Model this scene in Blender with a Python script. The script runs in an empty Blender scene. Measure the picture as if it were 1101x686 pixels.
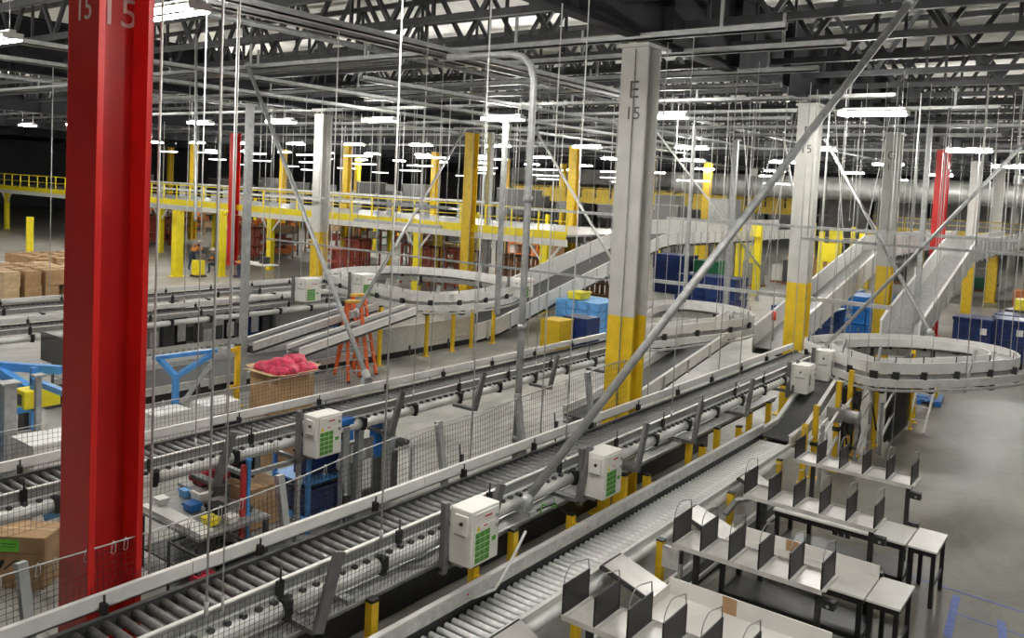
import bpy, math, random
from mathutils import Vector, Matrix
random.seed(7)
rnd = random.Random(11)
C = bpy.context.scene.collection
PI = math.pi

# ------------------------------------------------------------------ materials
MATS = {}
def mat(name, col, rough=0.5, metal=0.0, var=0.08, scale=6.0, bump=0.0, emit=0.0, spec=0.5):
    m = bpy.data.materials.new(name); m.use_nodes = True
    nt = m.node_tree; b = nt.nodes['Principled BSDF']
    b.inputs['Roughness'].default_value = rough
    b.inputs['Metallic'].default_value = metal
    b.inputs['Specular IOR Level'].default_value = spec
    tc = nt.nodes.new('ShaderNodeTexCoord')
    nz = nt.nodes.new('ShaderNodeTexNoise'); nz.inputs['Scale'].default_value = scale; nz.inputs['Detail'].default_value = 3
    nt.links.new(tc.outputs['Object'], nz.inputs['Vector'])
    rp = nt.nodes.new('ShaderNodeValToRGB')
    lo = [max(0, c*(1-var*2)) for c in col]; hi = [min(1, c*(1+var)) for c in col]
    rp.color_ramp.elements[0].position = .3; rp.color_ramp.elements[1].position = .7
    rp.color_ramp.elements[0].color = (*lo, 1); rp.color_ramp.elements[1].color = (*hi, 1)
    nt.links.new(nz.outputs['Fac'], rp.inputs['Fac'])
    nt.links.new(rp.outputs['Color'], b.inputs['Base Color'])
    if bump:
        bp = nt.nodes.new('ShaderNodeBump'); bp.inputs['Strength'].default_value = bump
        nt.links.new(nz.outputs['Fac'], bp.inputs['Height']); nt.links.new(bp.outputs['Normal'], b.inputs['Normal'])
    if emit:
        b.inputs['Emission Color'].default_value = (*col, 1); b.inputs['Emission Strength'].default_value = emit
    MATS[name] = m
    return m
M = MATS
mat('red_paint', (.60, .018, .015), .33, 0, .06, 2)
mat('grey_column_paint', (.52, .51, .475), .5, 0, .06, 3)
mat('yellow_column_paint', (.74, .50, .02), .4, 0, .08, 4)
mat('yellow_post', (.80, .52, .02), .4, 0, .08, 5)
mat('mezz_yellow', (.90, .74, .02), .45, 0, .05, 3)
mat('dull_yellow', (.46, .33, .03), .6, 0, .1, 3)
mat('stencil_white', (.75, .68, .66), .5, 0, .05)
mat('stencil_dark', (.10, .09, .08), .5, 0, .05)
mat('roof_deck', (.88, .87, .83), .7, 0, .06, 2)
mat('joist_dark', (.04, .041, .044), .55, 0, .2, 4)
mat('girder_dark', (.012, .013, .018), .8, 0, .2, 2)
mat('galvanised', (.42, .43, .42), .42, .35, .12, 9)
mat('strut_grey', (.42, .43, .42), .42, .4, .1, 8)
mat('rod_steel', (.50, .50, .48), .5, .1, .06, 10)
mat('pipe_steel', (.42, .43, .43), .36, .55, .14, 5)
mat('white_panel', (.74, .73, .70), .42, 0, .05, 4)
mat('cabinet_white', (.80, .79, .74), .45, 0, .03, 3)
mat('light_metal', (.62, .62, .60), .33, .35, .10, 10)
mat('mid_metal', (.33, .33, .32), .4, .4, .12, 8)
mat('dark_metal', (.085, .085, .085), .45, .3, .15, 8)
mat('black_plastic', (.014, .014, .014), .45, 0, .2, 8)
mat('black_steel', (.012, .012, .012), .4, 0, .1, 8)
mat('rubber_roller', (.19, .19, .185), .36, .3, .15, 20)
mat('steel_roller', (.86, .86, .84), .3, .05, .08, 14)
mat('belt_grey', (.095, .095, .095), .55, 0, .12, 3)
mat('belt_dark', (.045, .045, .045), .55, 0, .12, 4)
mat('tube_white', (.68, .68, .65), .4, .1, .08, 5)
mat('net_black', (.03, .03, .03), .6)
mat('bench_white', (.72, .70, .66), .33, 0, .06, 2)
mat('shelf_steel', (.60, .58, .55), .3, .25, .10, 3)
mat('divider_dark', (.022, .022, .024), .4, .2, .1, 20)
mat('undershelf_dark', (.06, .06, .058), .28, .4, .1, 2)
mat('label_green', (.13, .42, .06), .5, 0, .15, 60)
mat('sticker_white', (.85, .84, .80), .5)
mat('warning_yellow', (.85, .62, .03), .5)
mat('label_red', (.6, .04, .03), .5)
mat('tape_blue', (.09, .14, .42), .55, 0, .15, 8)
mat('cardboard', (.42, .26, .13), .75, 0, .12, 5)
mat('cardboard_light', (.62, .45, .26), .75, 0, .12, 5)
mat('pink_bag', (.85, .06, .14), .45, 0, .25, 6, .3)
mat('blue_plastic', (.02, .16, .50), .35, 0, .1, 5)
mat('blue_frame', (.08, .30, .68), .4, 0, .1, 5)
mat('light_blue_tote', (.16, .44, .85), .4, 0, .12, 5)
mat('dark_strut', (.17, .17, .17), .45, .3, .1, 8)
mat('navy_tote', (.010, .032, .15), .35, 0, .2, 4)
mat('green_bin', (.02, .16, .07), .4, 0, .1, 4)
mat('yellow_tote', (.85, .72, .03), .4)
mat('orange_ladder', (.80, .14, .03), .45, 0, .1, 8)
mat('ladder_yellow', (.75, .45, .05), .45, 0, .1, 8)
mat('red_bin', (.65, .03, .06), .4)
mat('rust_rack', (.30, .05, .03), .55, 0, .15, 6)
mat('orange_box', (.75, .22, .05), .6)
mat('wall_grey', (.10, .105, .11), .8, 0, .15, .2)
mat('duct_grey', (.30, .30, .29), .45, .4, .15, 1)
mat('lamp_housing', (.82, .82, .80), .4)
mat('lamp_glow', (1, .98, .93), .4, 0, 0, 3, 0, 110)
mat('strip_glow', (1, .99, .96), .4, 0, 0, 3, 0, 9)
mat('screen_black', (.008, .008, .01), .15)
mat('vest_orange', (.95, .35, .06), .7, 0, .15, 9)
mat('denim', (.05, .07, .12), .8)
mat('skin', (.55, .33, .22), .6)
mat('hair_dark', (.02, .015, .01), .7)
mat('helmet_white', (.8, .8, .78), .4)
mat('lime_label', (.20, .75, .06), .6)
mat('brick_brown', (.28, .13, .06), .7, 0, .2, 3)

def add_bump_lines(m, scale, strength, axis='X'):
    nt = m.node_tree; b = nt.nodes['Principled BSDF']
    w = nt.nodes.new('ShaderNodeTexWave'); w.bands_direction = axis; w.inputs['Scale'].default_value = scale
    tc = nt.nodes.new('ShaderNodeTexCoord'); nt.links.new(tc.outputs['Object'], w.inputs['Vector'])
    bp = nt.nodes.new('ShaderNodeBump'); bp.inputs['Strength'].default_value = strength; bp.inputs['Distance'].default_value = .05
    nt.links.new(w.outputs['Fac'], bp.inputs['Height']); nt.links.new(bp.outputs['Normal'], b.inputs['Normal'])
add_bump_lines(M['roof_deck'], 3.3, .5, 'X')

def floor_material():
    m = bpy.data.materials.new('polished_concrete'); m.use_nodes = True
    nt = m.node_tree; b = nt.nodes['Principled BSDF']; L = nt.links.new
    tc = nt.nodes.new('ShaderNodeTexCoord')
    n1 = nt.nodes.new('ShaderNodeTexNoise'); n1.inputs['Scale'].default_value = .55; n1.inputs['Detail'].default_value = 6; n1.inputs['Roughness'].default_value = .62
    n1.inputs['Distortion'].default_value = .7
    n2 = nt.nodes.new('ShaderNodeTexNoise'); n2.inputs['Scale'].default_value = 9; n2.inputs['Detail'].default_value = 4
    mp = nt.nodes.new('ShaderNodeMapping'); mp.inputs['Scale'].default_value = (1.0, 1.8, 1)
    L(tc.outputs['Object'], mp.inputs['Vector']); L(mp.outputs['Vector'], n1.inputs['Vector']); L(tc.outputs['Object'], n2.inputs['Vector'])
    r1 = nt.nodes.new('ShaderNodeValToRGB')
    e = r1.color_ramp.elements; e[0].position = .30; e[0].color = (.20, .192, .172, 1); e[1].position = .72; e[1].color = (.46, .45, .41, 1)
    L(n1.outputs['Fac'], r1.inputs['Fac'])
    mx = nt.nodes.new('ShaderNodeMix'); mx.data_type = 'RGBA'; mx.blend_type = 'MULTIPLY'; mx.inputs[0].default_value = .35
    r2 = nt.nodes.new('ShaderNodeValToRGB'); r2.color_ramp.elements[0].position = .35; r2.color_ramp.elements[0].color = (.72, .72, .72, 1)
    r2.color_ramp.elements[1].position = .6
    L(n2.outputs['Fac'], r2.inputs['Fac']); L(r1.outputs['Color'], mx.inputs[6]); L(r2.outputs['Color'], mx.inputs[7])
    # expansion joints
    br = nt.nodes.new('ShaderNodeTexBrick'); br.offset = 0; br.inputs['Scale'].default_value = 1
    br.inputs['Brick Width'].default_value = 4.6; br.inputs['Row Height'].default_value = 4.6; br.inputs['Mortar Size'].default_value = .008
    br.inputs['Color1'].default_value = br.inputs['Color2'].default_value = (1, 1, 1, 1); br.inputs['Mortar'].default_value = (.55, .55, .55, 1)
    L(tc.outputs['Object'], br.inputs['Vector'])
    m2 = nt.nodes.new('ShaderNodeMix'); m2.data_type = 'RGBA'; m2.blend_type = 'MULTIPLY'; m2.inputs[0].default_value = 1
    L(mx.outputs[2], m2.inputs[6]); L(br.outputs['Color'], m2.inputs[7])
    # floor tinted darker and browner on the bench side of a wavering edge
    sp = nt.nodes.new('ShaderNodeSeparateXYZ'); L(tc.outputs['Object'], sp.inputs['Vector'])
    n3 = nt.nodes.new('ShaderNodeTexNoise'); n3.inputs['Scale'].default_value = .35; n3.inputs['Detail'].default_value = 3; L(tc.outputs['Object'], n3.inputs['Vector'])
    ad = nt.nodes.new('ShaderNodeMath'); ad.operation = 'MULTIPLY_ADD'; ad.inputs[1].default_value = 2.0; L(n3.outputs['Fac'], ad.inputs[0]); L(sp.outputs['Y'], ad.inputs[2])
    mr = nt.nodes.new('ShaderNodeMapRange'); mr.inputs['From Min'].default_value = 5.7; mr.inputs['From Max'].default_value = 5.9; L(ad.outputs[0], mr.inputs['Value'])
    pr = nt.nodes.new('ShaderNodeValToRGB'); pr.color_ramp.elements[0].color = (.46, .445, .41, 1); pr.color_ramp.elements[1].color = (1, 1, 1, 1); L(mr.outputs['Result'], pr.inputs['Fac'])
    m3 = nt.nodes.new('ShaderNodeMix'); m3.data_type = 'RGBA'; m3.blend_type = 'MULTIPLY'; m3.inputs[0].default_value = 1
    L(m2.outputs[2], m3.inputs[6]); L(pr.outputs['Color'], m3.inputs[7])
    L(m3.outputs[2], b.inputs['Base Color']); b.inputs['Specular IOR Level'].default_value = .3
    rr = nt.nodes.new('ShaderNodeMapRange'); rr.inputs['To Min'].default_value = .30; rr.inputs['To Max'].default_value = .5
    L(n1.outputs['Fac'], rr.inputs['Value']); L(rr.outputs['Result'], b.inputs['Roughness'])
    return m
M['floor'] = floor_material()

# ------------------------------------------------------------------ mesh builder
class MB:
    def __init__(s): s.v = []; s.f = []; s.sm = []
    def add(s, vs, fs, smooth=False):
        o = len(s.v); s.v += [tuple(p) for p in vs]; s.f += [tuple(o+i for i in f) for f in fs]; s.sm += [smooth]*len(fs); return s
    def box(s, x0, x1, y0, y1, z0, z1):
        if x0 > x1: x0, x1 = x1, x0
        if y0 > y1: y0, y1 = y1, y0
        if z0 > z1: z0, z1 = z1, z0
        return s.add([(x0,y0,z0),(x1,y0,z0),(x1,y1,z0),(x0,y1,z0),(x0,y0,z1),(x1,y0,z1),(x1,y1,z1),(x0,y1,z1)],
                     [(0,3,2,1),(4,5,6,7),(0,1,5,4),(1,2,6,5),(2,3,7,6),(3,0,4,7)])
    def prism(s, pts, d):
        """closed polygon pts (3D, in order) extruded by vector d"""
        d = Vector(d); n = len(pts); a = [Vector(p) for p in pts]; b = [p+d for p in a]
        fs = [tuple(range(n))[::-1], tuple(range(n, 2*n))] + [(i, (i+1) % n, n+(i+1) % n, n+i) for i in range(n)]
        return s.add([tuple(p) for p in a+b], fs)
    def bar(s, p, q, w, h, up=(0,0,1)):
        p = Vector(p); q = Vector(q); d = (q-p).normalized(); u = Vector(up)
        if abs(d.dot(u)) > .98: u = Vector((1,0,0))
        r = d.cross(u).normalized(); u = r.cross(d).normalized()
        r *= w/2; u *= h/2
        pts = [p-r-u, p+r-u, p+r+u, p-r+u]
        return s.prism(pts, q-p)
    def tube(s, p, q, r, n=8, r2=None, caps=True):
        p = Vector(p); q = Vector(q); d = (q-p).normalized(); u = Vector((0,0,1))
        if abs(d.dot(u)) > .98: u = Vector((1,0,0))
        a = d.cross(u).normalized(); b = a.cross(d).normalized()
        if r2 is None: r2 = r
        vs = []
        for (c, rr) in ((p, r), (q, r2)):
            for i in range(n):
                t = 2*PI*i/n; vs.append(c + a*(rr*math.cos(t)) + b*(rr*math.sin(t)))
        s.add(vs, [(i, (i+1) % n, n+(i+1) % n, n+i) for i in range(n)], True)
        if caps:
            o = len(s.v)-2*n
            s.f += [tuple(o+i for i in range(n))[::-1], tuple(o+n+i for i in range(n))]; s.sm += [False, False]
        return s
    def pipe(s, pts, r, n=8):
        pts = [Vector(p) for p in pts]; rings = []
        for i, p in enumerate(pts):
            d = (pts[min(i+1, len(pts)-1)] - pts[max(i-1, 0)]).normalized(); u = Vector((0,0,1))
            if abs(d.dot(u)) > .95: u = Vector((1,0,0))
            a = d.cross(u).normalized(); b = a.cross(d).normalized()
            if rings:
                a0 = rings[-1][1]; a = (a0 - d*a0.dot(d)).normalized(); b = a.cross(d).normalized()
            rings.append((p, a, b))
        vs = [p + a*(r*math.cos(2*PI*k/n)) + b*(r*math.sin(2*PI*k/n)) for p, a, b in rings for k in range(n)]
        fs = [(i*n+k, i*n+(k+1) % n, (i+1)*n+(k+1) % n, (i+1)*n+k) for i in range(len(pts)-1) for k in range(n)]
        s.add(vs, fs, True)
        o = len(s.v)-len(vs); m = (len(pts)-1)*n
        s.f += [tuple(o+i for i in range(n))[::-1], tuple(o+m+i for i in range(n))]; s.sm += [False, False]
        return s
    def sheet(s, pts, half_w, z0, z1, close=False):
        """upright band following plan polyline pts[(x,y,z)], thickness 2*half_w, z offsets z0..z1 about each point z"""
        n = len(pts); vs = []
        for i, p in enumerate(pts):
            a = pts[(i-1) % n] if (close or i > 0) else p; b = pts[(i+1) % n] if (close or i < n-1) else p
            dx, dy = b[0]-a[0], b[1]-a[1]; l = math.hypot(dx, dy) or 1
            nx, ny = -dy/l*half_w, dx/l*half_w
            vs += [(p[0]-nx, p[1]-ny, p[2]+z0), (p[0]+nx, p[1]+ny, p[2]+z0), (p[0]+nx, p[1]+ny, p[2]+z1), (p[0]-nx, p[1]-ny, p[2]+z1)]
        fs = []
        for i in range(n if close else n-1):
            j = (i+1) % n
            for k in range(4): fs.append((i*4+k, i*4+(k+1) % 4, j*4+(k+1) % 4, j*4+k))
        if not close: fs += [(0,1,2,3)[::-1], tuple((n-1)*4+k for k in range(4))]
        return s.add(vs, fs)
    def build(s, name, m, parent=None, origin=None, bevel=0):
        me = bpy.data.meshes.new(name)
        o = Vector(origin) if origin is not None else Vector((0,0,0))
        me.from_pydata([tuple(Vector(p)-o) for p in s.v], [], s.f); me.update()
        if any(s.sm): me.polygons.foreach_set('use_smooth', s.sm)
        me.materials.append(M[m] if isinstance(m, str) else m)
        ob = bpy.data.objects.new(name, me); C.objects.link(ob)
        if parent is not None: ob.parent = parent
        else: ob.location = o
        if bevel:
            b = ob.modifiers.new('bevel', 'BEVEL'); b.width = bevel; b.segments = 2; b.limit_method = 'ANGLE'
        return ob

def tag(o, label=None, cat=None, group=None, kind=None):
    if label: o['label'] = label
    if cat: o['category'] = cat
    if group: o['group'] = group
    if kind: o['kind'] = kind
    return o
def thing(name, label, cat, loc, group=None, rz=0):
    o = bpy.data.objects.new(name, None); C.objects.link(o); o.location = loc; o.rotation_euler = (0,0,rz); o.empty_display_size = .2
    return tag(o, label, cat, group)
def one(name, mb, m, label, cat, group=None, origin=None, bevel=0):
    """a thing that is a single mesh"""
    if origin is None:
        xs = [p[0] for p in mb.v]; ys = [p[1] for p in mb.v]; zs = [p[2] for p in mb.v]
        origin = ((min(xs)+max(xs))/2, (min(ys)+max(ys))/2, min(zs))
    return tag(mb.build(name, m, None, origin, bevel), label, cat, group)
def copy_tree(o, parent=None):
    c = o.copy(); C.objects.link(c)
    if parent is not None: c.parent = parent
    for ch in list(o.children): copy_tree(ch, c)
    return c
def dup(o, loc, label=None, group=None, rz=None, scale=None):
    c = copy_tree(o); c.location = loc
    if rz is not None: c.rotation_euler = (0,0,rz)
    if scale is not None: c.scale = scale
    if label: c['label'] = label
    if group: c['group'] = group
    return c
def inst(src, parent, loc, rot=None):
    c = src.copy(); C.objects.link(c); c.parent = parent; c.location = loc
    if rot is not None: c.rotation_euler = rot
    return c
def text_mesh(name, txt, size, m, parent, loc, rot, ext=.002, align='CENTER'):
    cu = bpy.data.curves.new(name, 'FONT'); cu.body = txt; cu.size = size; cu.extrude = ext; cu.align_x = align; cu.align_y = 'CENTER'
    to = bpy.data.objects.new('tmp_text', cu); C.objects.link(to)
    bpy.context.view_layer.update()
    me = bpy.data.meshes.new_from_object(to.evaluated_get(bpy.context.evaluated_depsgraph_get()))
    bpy.data.objects.remove(to); bpy.data.curves.remove(cu)
    me.name = name; me.materials.clear(); me.materials.append(M[m])
    ob = bpy.data.objects.new(name, me); C.objects.link(ob); ob.parent = parent; ob.location = loc; ob.rotation_euler = rot
    return ob
def smooth_path(ctrl, n=10, close=False):
    """Catmull-Rom through control points"""
    P = [Vector(p) for p in ctrl]; out = []; N = len(P)
    rng = range(N if close else N-1)
    for i in rng:
        p0 = P[(i-1) % N] if close or i > 0 else P[i]; p1 = P[i]; p2 = P[(i+1) % N]; p3 = P[(i+2) % N] if close or i+2 < N else P[(i+1) % N]
        for k in range(n):
            t = k/n
            out.append(.5*((2*p1)+(p2-p0)*t+(2*p0-5*p1+4*p2-p3)*t*t+(3*p1-p0-3*p2+p3)*t**3))
    if not close: out.append(P[-1])
    return out
def offset_path(pts, d, close=False):
    n = len(pts); out = []
    for i, p in enumerate(pts):
        a = pts[(i-1) % n] if (close or i > 0) else p; b = pts[(i+1) % n] if (close or i < n-1) else p
        dx, dy = b[0]-a[0], b[1]-a[1]; l = math.hypot(dx, dy) or 1
        out.append(Vector((p[0]-dy/l*d, p[1]+dx/l*d, p[2])))
    return out
# ------------------------------------------------------------------ camera
import math as _m
F_PX = 900.0; PPX, PPY = 550.0, 253.0; ROLL_M = .048; CAM_H = 5.6
yh = 234 - ROLL_M*(1226-PPX)
roll = _m.atan(ROLL_M); pitch = _m.atan((PPY-yh)*_m.cos(roll)/F_PX)
yaw = _m.radians(36.7971)
fwd = Vector((_m.cos(yaw)*_m.cos(pitch), _m.sin(yaw)*_m.cos(pitch), -_m.sin(pitch)))
r0 = Vector((_m.sin(yaw), -_m.cos(yaw), 0)); u0 = r0.cross(fwd)
rt = _m.cos(roll)*r0 + _m.sin(roll)*u0; up = _m.cos(roll)*u0 - _m.sin(roll)*r0
cam = bpy.data.cameras.new('camera'); co = bpy.data.objects.new('camera', cam); C.objects.link(co)
mw = Matrix((rt, up, -fwd)).transposed().to_4x4(); mw.translation = Vector((0, 0, CAM_H)); co.matrix_world = mw
cam.sensor_width = 36; cam.lens = F_PX/1101*36; cam.shift_x = (550.5-PPX)/1101; cam.shift_y = -(343-PPY)/1101
cam.clip_start = .1; cam.clip_end = 500
bpy.context.scene.camera = co

# ------------------------------------------------------------------ shell
XA, XB, YA, YB = -16, 126, -32, 118
def struct(name, mb, m): return tag(mb.build(name, m), kind='structure')
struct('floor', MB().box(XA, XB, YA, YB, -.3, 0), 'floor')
struct('ceiling', MB().box(XA, XB, YA, YB, 10.6, 10.8), 'roof_deck')
struct('wall_far', MB().box(XB, XB+.3, YA, YB, -.3, 10.8), 'wall_grey')
struct('wall_left', MB().box(XA, XB+.3, YB, YB+.3, -.3, 10.8), 'wall_grey')
struct('wall_right', MB().box(XA, XB+.3, YA-.3, YA, -.3, 10.8), 'wall_grey')
struct('wall_behind', MB().box(XA-.3, XA, YA, YB, -.3, 10.8), 'wall_grey')

# ------------------------------------------------------------------ roof framing
def joist_mesh(L, z0=8.72, z1=10.4, bay=2.3, w=.12):
    mb = MB()
    for zz, t in ((z0, .13), (z1, .13)): mb.box(-w/2, w/2, 0, L, zz-t/2, zz+t/2)
    n = int(L/bay)
    for i in range(n):
        a = i*bay; m = a+bay/2
        mb.bar((0, a, z0), (0, m, z1), .09, .08, (1,0,0)); mb.bar((0, m, z1), (0, a+bay, z0), .09, .08, (1,0,0)); mb.box(-.03, .03, m-.03, m+.03, z0, z1)
    return mb
Y0J, LJ = -31.5, 149.0
J0 = None; gi = 0
for i in range(30):
    x = 2.83 + i*2.28 if i < 24 else 2.83 + 24*2.28 + (i-24)*6
    if J0 is None:
        J0 = joist_mesh(LJ).build('roof_joist', 'joist_dark', None); J0.location = (x, Y0J, 0); o = J0
    else:
        o = J0.copy(); C.objects.link(o); o.location = (x, Y0J, 0)
    tag(o, 'dark open web steel roof joist under the pale roof deck, one of a parallel row', 'roof joist', 'roof joists under the deck')
# solid girders along the column lines
for k, y in enumerate((-11.9, 6.95, 25.8, 44.65, 63.5, 82.35)):
    mb = MB().box(XA+.2, XB-.2, y-.03, y+.03, 8.25, 9.75).box(XA+.2, XB-.2, y-.13, y+.13, 8.2, 8.27).box(XA+.2, XB-.2, y-.22, y+.22, 9.72, 9.78)
    for i in range(46): mb.box(XA+2+i*3.05, XA+2.03+i*3.05, y-.2, y+.2, 8.27, 9.72)
    lab = ['dark plate girder over the bench aisle beyond the grey columns', 'dark deep plate girder running over the row of columns marked 15',
           'dark plate girder over the yellow columns beside the mezzanine edge', 'dark plate girder over the far side of the yellow mezzanine',
           'dark plate girder deep over the mezzanine, second beyond its edge', 'dark plate girder farther than all others over the mezzanine'][k]
    tag(mb.build('roof_girder', 'girder_dark'), lab, 'girder')

# unistrut channels hung under the joists, along Y
def channel(name, p, q, w, h, m='strut_grey'):
    mb = MB().bar(p, q, w, h); return mb
chans = [(12.45, 4.4, 24), (14.1, 4.0, 12), (13.1, 13, 34), (16.65, 5.2, 30), (18.6, 6.6, 20), (21.2, 4.8, 40), (24.2, 3.0, 16), (26.4, 9, 40), (29.5, 1, 34), (33, 4, 48), (42, -6, 50)]
for x, a, b in chans:
    mb = MB().box(x-.05, x+.05, a, b, 8.13, 8.16).box(x-.05, x-.035, a, b, 8.13, 8.25).box(x+.035, x+.05, a, b, 8.13, 8.25)
    for k in range(int((b-a)/4)): mb.box(x-.02, x+.02, a+1+k*4, a+1.05+k*4, 8.2, 8.75)
    one('strut_channel', mb, 'strut_grey', 'grey strut channel hung crosswise under the dark roof joists', 'strut channel', 'strut channels under the roof')
for y, a, b in ((10.45, 3, 19), (10.95, 3, 19), (18.2, 6, 40), (21.5, 8, 46), (15.2, 14, 40)):
    mb = MB().box(a, b, y-.06, y+.06, 8.0, 8.03).box(a, b, y-.06, y-.045, 8.0, 8.12).box(a, b, y+.045, y+.06, 8.0, 8.12)
    one('strut_channel', mb, 'strut_grey', 'grey strut channel hung lengthwise below the crosswise channels', 'strut channel', 'lengthwise strut channels under the roof')
# sprinkler mains
for y, z, a, b, r in ((13.6, 8.45, 2, 60, .06), (29.5, 8.4, 5, 70, .07)):
    one('sprinkler_pipe', MB().tube((a, y, z), (b, y, z), r), 'pipe_steel', 'long straight grey sprinkler pipe running under the joists over %s' % {13.6: 'the open concrete floor', 29.5: 'the mezzanine corner', 4.9: 'the packing benches'}[y], 'pipe')
# big air ducts deep in the hall
for (x, y0, y1, z, r, lab) in ((62, -6, 30, 6.6, .75, 'wide round grey air duct crossing beyond the grey columns'), (80, -10, 60, 7.2, .8, 'distant round grey air duct crossing above the yellow gallery'),):
    mb = MB().tube((x, y0, z), (x, y1, z), r, 20)
    for k in range(int((y1-y0)/3)): mb.tube((x, y0+k*3, z), (x, y0+k*3+.08, z), r+.04, 20)
    d = one('air_duct', mb, 'duct_grey', lab, 'air duct')

# ------------------------------------------------------------------ columns
def column(x, y, z1, upper, lower, band, label, letters=(), group=None, w=.50, d=.47, cap=False, tf=.055):
    t = thing('building_column', label, 'column', (x, y, 0), group)
    def sect(z0, zz, g=0):
        mb = MB(); a = d/2+g; b = w/2+g
        mb.box(-a, -a+tf+g, -b, b, z0, zz).box(a-tf-g, a, -b, b, z0, zz).box(-a+tf, a-tf, -.02-g, .02+g, z0, zz)
        return mb
    if band:
        sect(0, band).build('painted_base', lower, t, bevel=.004)
        shaft = sect(band, z1).build('shaft', upper, t, bevel=.004)
    else:
        shaft = sect(0, z1).build('shaft', upper, t, bevel=.006)
    MB().box(-d/2-.12, d/2+.12, -w/2-.12, w/2+.12, 0, .03).build('base_plate', upper if not band else lower, t)
    if cap: MB().box(-d/2-.06, d/2+.3, -w/2-.03, w/2+.05, z1-.06, z1).build('cap_plate', upper, t)
    if letters and 'E' in letters[0]: MB().tube((-d/2-.02, -.03, .03), (-d/2-.02, -.03, z1-.1), .011, 6).build('conduit', 'mid_metal', t)
    for (txt, size, m, face, z) in (letters or ()):
        if face == 'x': text_mesh('painted_mark', txt, size, m, shaft, (-d/2-.004, -.02, z), (PI/2, 0, -PI/2))
        else: text_mesh('painted_mark', txt, size, m, shaft, (.05, -.026, z-.06), (PI/2, 0, 0))
    return t
column(3.6, 6.95, 8.2, 'red_paint', None, None, 'tall glossy red I-beam column rising through the netting in front, marked 15 on two faces',
       [('15', .27, 'stencil_white', 'x', 6.87), ('15', .34, 'stencil_white', 'y', 6.95)])
column(12.73, 6.95, 8.1, 'grey_column_paint', 'yellow_column_paint', 3.5, 'light grey column with yellow lower part marked E 15, behind the big slanting pipe',
       [('E', .42, 'stencil_dark', 'x', 7.32), ('15', .30, 'stencil_dark', 'x', 6.93)], cap=True)
column(21.86, 6.95, 8.1, 'grey_column_paint', 'yellow_column_paint', 3.5, 'light grey column with yellow base crossed near its top by the slanting pipe, marked 15',
       [('F', .42, 'stencil_dark', 'x', 7.35), ('15', .30, 'stencil_dark', 'x', 6.93)], cap=True)
column(30.99, 6.95, 8.1, 'grey_column_paint', 'yellow_column_paint', 3.5, 'light grey column with bright yellow base marked G 15, between the two metal chutes',
       [('G', .42, 'stencil_dark', 'x', 7.3), ('15', .30, 'stencil_dark', 'x', 6.9)], cap=True)
column(40.12, 6.95, 8.1, 'red_paint', None, None, 'distant red I-beam column rising behind the metal chute that stands by the navy carts')
column(49.25, 6.95, 8.1, 'grey_column_paint', 'yellow_column_paint', 3.5, 'pale grey column just beyond the distant red one')
column(58.4, 6.95, 8.1, 'grey_column_paint', 'yellow_column_paint', 3.5, 'last pale grey column in the line of columns marked 15')
column(21.86, 25.8, 8.1, 'grey_column_paint', 'yellow_column_paint', 3.5, 'grey column with yellow base standing between two small control boxes beyond the ladder')
column(30.99, 25.8, 8.1, 'yellow_column_paint', None, None, 'yellow column with a grey steel tube beside it, rising at the corner of the mezzanine')
column(40.12, 25.8, 8.1, 'yellow_column_paint', None, None, 'yellow column standing over the long metal chute beyond column E')
column(49.25, 25.8, 8.1, 'yellow_column_paint', None, None, 'yellow column hidden mostly behind column E, deep in the hall', None)
for x in (3.6, 12.73):
    column(x, 25.8, 8.1, 'grey_column_paint', 'yellow_column_paint', 3.5, 'grey column with yellow base hidden by the tall red column' if x > 10 else 'grey column with yellow base beyond the stacked cartons')
column(21.86, 44.65, 8.1, 'grey_column_paint', 'yellow_column_paint', 3.5, 'grey column with yellow base beside the red column, standing in the yellow mezzanine')
column(30.99, 44.65, 8.1, 'red_paint', None, None, 'dark red column rising through the yellow mezzanine deck')
for (x, y, k) in ((40.12, 44.65, 0), (49.25, 44.65, 0), (58.4, 25.8, 0), (58.4, 44.65, 0), (67.5, 25.8, 1), (67.5, 44.65, 0), (40.12, 63.5, 0), (49.25, 63.5, 0), (58.4, 63.5, 0), (30.99, 63.5, 0), (21.86, 63.5, 0), (49.25, 82.3, 0), (67.5, 6.95, 1)):
    column(x, y, 8.1, 'yellow_column_paint' if k == 0 else 'grey_column_paint', None, None, ('yellow column far off in the hall, rising through the mezzanine' if k == 0 else 'pale column far off beyond the metal chutes'), (), 'distant yellow columns' if k == 0 else 'distant pale columns')
one('tube_column', MB().box(31.6, 31.85, 25.1, 25.35, 0, 8.2), 'galvanised', 'square grey steel tube standing against the yellow corner column of the mezzanine', 'steel post', bevel=.01)
# ------------------------------------------------------------------ ceiling lights (open twin tube fixtures, tubes along Y)
def make_lamp():
    t = thing('ceiling_light', 'lamp', 'ceiling light', (0, 0, 7.6))
    hb = MB()
    hb.prism([(-.11, -.72, .07), (-.08, -.72, .10), (.08, -.72, .10), (.11, -.72, .07), (.10, -.72, .06), (.08, -.72, .085), (-.08, -.72, .085), (-.10, -.72, .06)], (0, 1.44, 0))
    hb.box(-.16, .16, -.74, -.72, 0, .10).box(-.16, .16, .72, .74, 0, .10)
    hb.box(-.05, .05, -.72, .72, .10, .15)
    hb.build('housing', 'lamp_housing', t)
    MB().tube((-.14, -.68, .015), (-.14, .68, .015), .028, 6).build('lamp_tube', 'lamp_glow', t)
    MB().tube((.14, -.68, .015), (.14, .68, .015), .028, 6).build('lamp_tube', 'lamp_glow', t)
    MB().tube((0, -.6, .15), (0, -.6, .95), .004, 4).build('hanger_wire', 'rod_steel', t)
    MB().tube((0, .6, .15), (0, .6, .95), .004, 4).build('hanger_wire', 'rod_steel', t)
    return t
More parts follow.
